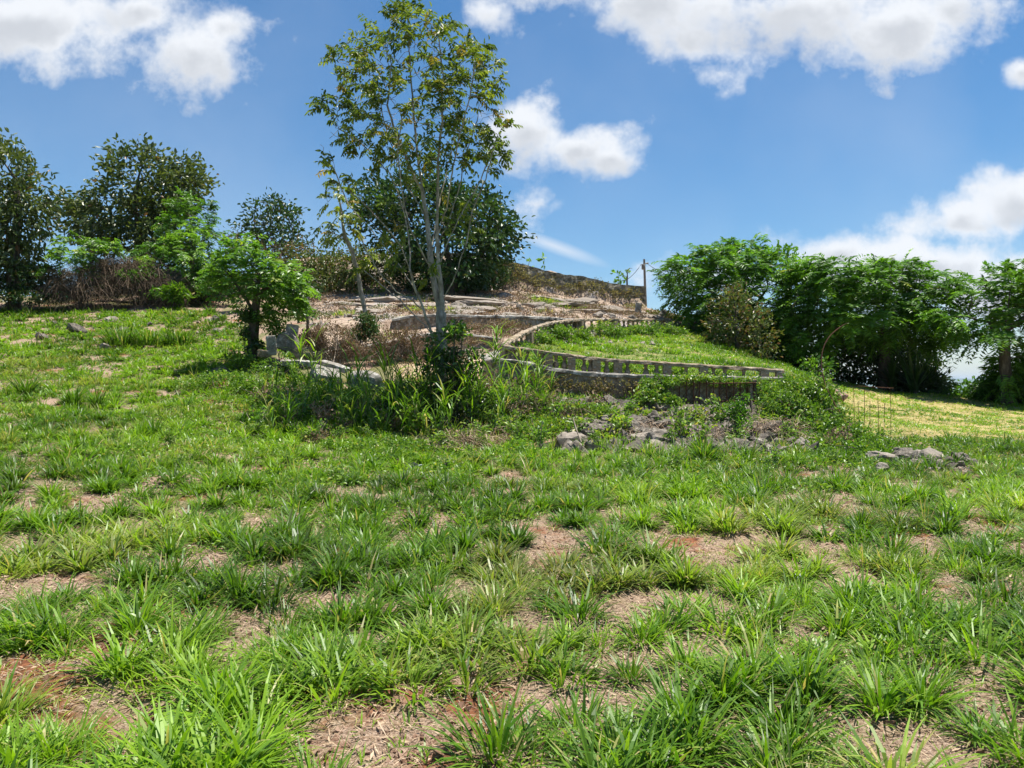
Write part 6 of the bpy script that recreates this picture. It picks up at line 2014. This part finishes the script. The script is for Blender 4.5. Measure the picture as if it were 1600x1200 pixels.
    tuft(x[k], y[k], r, 7, .1, .28, .022, .1, (.1, .9), dry=.6, lo=.5, hi=1)
    o = bag.build('slope_grass', GRASS)
    tag(o, 'patches of green and straw grass high on the stony slope', 'grass', None, 'stuff')
    # weeds and longer grass through the overgrown bank
    bag = Bag()
    x, y, r = scatter(13.2, 19.2, 22, 24)
    px = 800 + F * x / y
    k = (~field_mask(x, y)) & (px > 330) & (px < 1330) & (zones(x, y)[0] < .2) & (dens(x, y, 47, 1.2) > .46) & ~((px > 960) & (px < 1250) & (y > 15) & (r.random(len(x)) < .93))
    tuft(x[k], y[k], r, 16, .12, .40, .016, .13, (.05, .8), dry=.2, lo=.15, hi=1)
    o = bag.build('bank_grass', GRASS)
    tag(o, 'rank grass growing through the overgrown bank', 'grass', None, 'stuff')
    # broad-leaved ground cover patches in the field
    bag = Bag()
    for (y0, y1, density, seed) in [(4.5, 10, 300, 31), (10, 19.5, 260, 32), (19.5, 29, 110, 33)]:
        x, y, r = scatter(y0, y1, density, seed)
        px = 800 + F * x / y
        base_p = fbm(x * .7, y * .7, 71, 3)
        thr = np.where(y < 10, .66, np.where(y < 19.5, .50 + .10 * smooth(420, 200, px) + .06 * smooth(1250, 1450, px), .60))
        k = (base_p > thr) & field_mask(x, y) | ((y > 14) & (y < 19) & (px > 300) & (px < 1330) & (base_p > .44) & ~field_mask(x, y) & ~((px > 940) & (px < 1262) & (r.random(len(x)) < .95)) & (zones(x, y)[0] < .2))
        x, y = x[k], y[k]
        n = len(x)
        P = np.column_stack([x, y, ground(x, y) + r.uniform(.01, .11, n)])
        sz = r.uniform(.6, 1.3, n) * np.where(y < 10, .030, .045)
        bag.add(*leaf_mesh(P, rand_dirs(n, .3), rand_dirs(n, 1.6), sz * 1.3, sz * .85, tints(n, .25, 1, .08, fbm(x * 2, y * 2, 5, 2))))
    o = bag.build('ground_cover', COVER)
    tag(o, 'low broad-leaved ground cover spreading among the grass', 'ground cover', None, 'stuff')
    # straw litter lying on the soil
    bag = Bag()
    for (y0, y1, density, W, seed) in [(2.3, 5.5, 1800, .0035, 51), (5.5, 9, 850, .005, 52), (9, 15, 300, .009, 53)]:
        x, y, r = scatter(y0, y1, density, seed)
        k = field_mask(x, y) & (dens(x, y) < .54)
        x, y = x[k], y[k]
        n = len(x)
        P = np.column_stack([x, y, ground(x, y) + r.uniform(.002, .03, n)])
        d_ = nrm(np.column_stack([r.normal(0, 1, n), r.normal(0, 1, n), r.normal(0, .16, n)]))
        bag.add(*leaf_mesh(P, d_, rand_dirs(n, 1.5), r.uniform(.02, .10, n), W * np.where(r.random(n) < .12, r.uniform(2.5, 4.5, n), r.uniform(.6, 1.6, n)), tints(n, 0, 1, 0), simple=True, fold=.05))
    o = bag.build('straw_litter', DRYG)
    tag(o, 'pale dead straw matted on the bare soil between the tufts', 'straw', None, 'stuff')


grass_field()


def landing_litter():
    bag = Bag()
    x, y, r = scatter(18.6, 24, 260, 61)
    px = 800 + F * x / y
    k = (zones(x, y)[2] > .3) & (fbm(x * 2, y * 2, 8, 2) > .42)
    x, y = x[k], y[k]
    n = len(x)
    P = np.column_stack([x, y, ground(x, y) + r.uniform(.005, .05, n)])
    d_ = nrm(np.column_stack([r.normal(0, 1, n), r.normal(0, 1, n), r.normal(0, .3, n)]))
    bag.add(*leaf_mesh(P, d_, rand_dirs(n, 1.5), r.uniform(.06, .16, n), r.uniform(.012, .03, n), tints(n, .3, 1, .0), simple=True))
    o = bag.build('straw_litter', DRYG)
    tag(o, 'dry straw covering the level landing behind the slender tree', 'straw', None, 'stuff')


landing_litter()


# ------------------------------------------------------------ the air between the hilltop and the far hills
def haze():
    x0, x1, y0, y1, z0, z1 = -33000, 33000, -4500, 35000, -230, 190
    V = np.array([(x, y, z) for z in (z0, z1) for y in (y0, y1) for x in (x0, x1)], float)
    Q = np.array([(0, 2, 3, 1), (4, 5, 7, 6), (0, 1, 5, 4), (2, 6, 7, 3), (0, 4, 6, 2), (1, 3, 7, 5)])
    mt, N, L = new_mat('air')
    out = N.new('ShaderNodeOutputMaterial')
    v = N.new('ShaderNodeVolumePrincipled')
    v.inputs['Color'].default_value = (0.62, 0.79, 1.0, 1)
    v.inputs['Density'].default_value = 0.000055
    v.inputs['Anisotropy'].default_value = 0.2
    L.new(v.outputs[0], out.inputs['Volume'])
    o = mesh_np('haze', V, Q, mt)
    tag(o, 'thin blue haze over the far valley and hills', None, None, 'stuff')


haze()
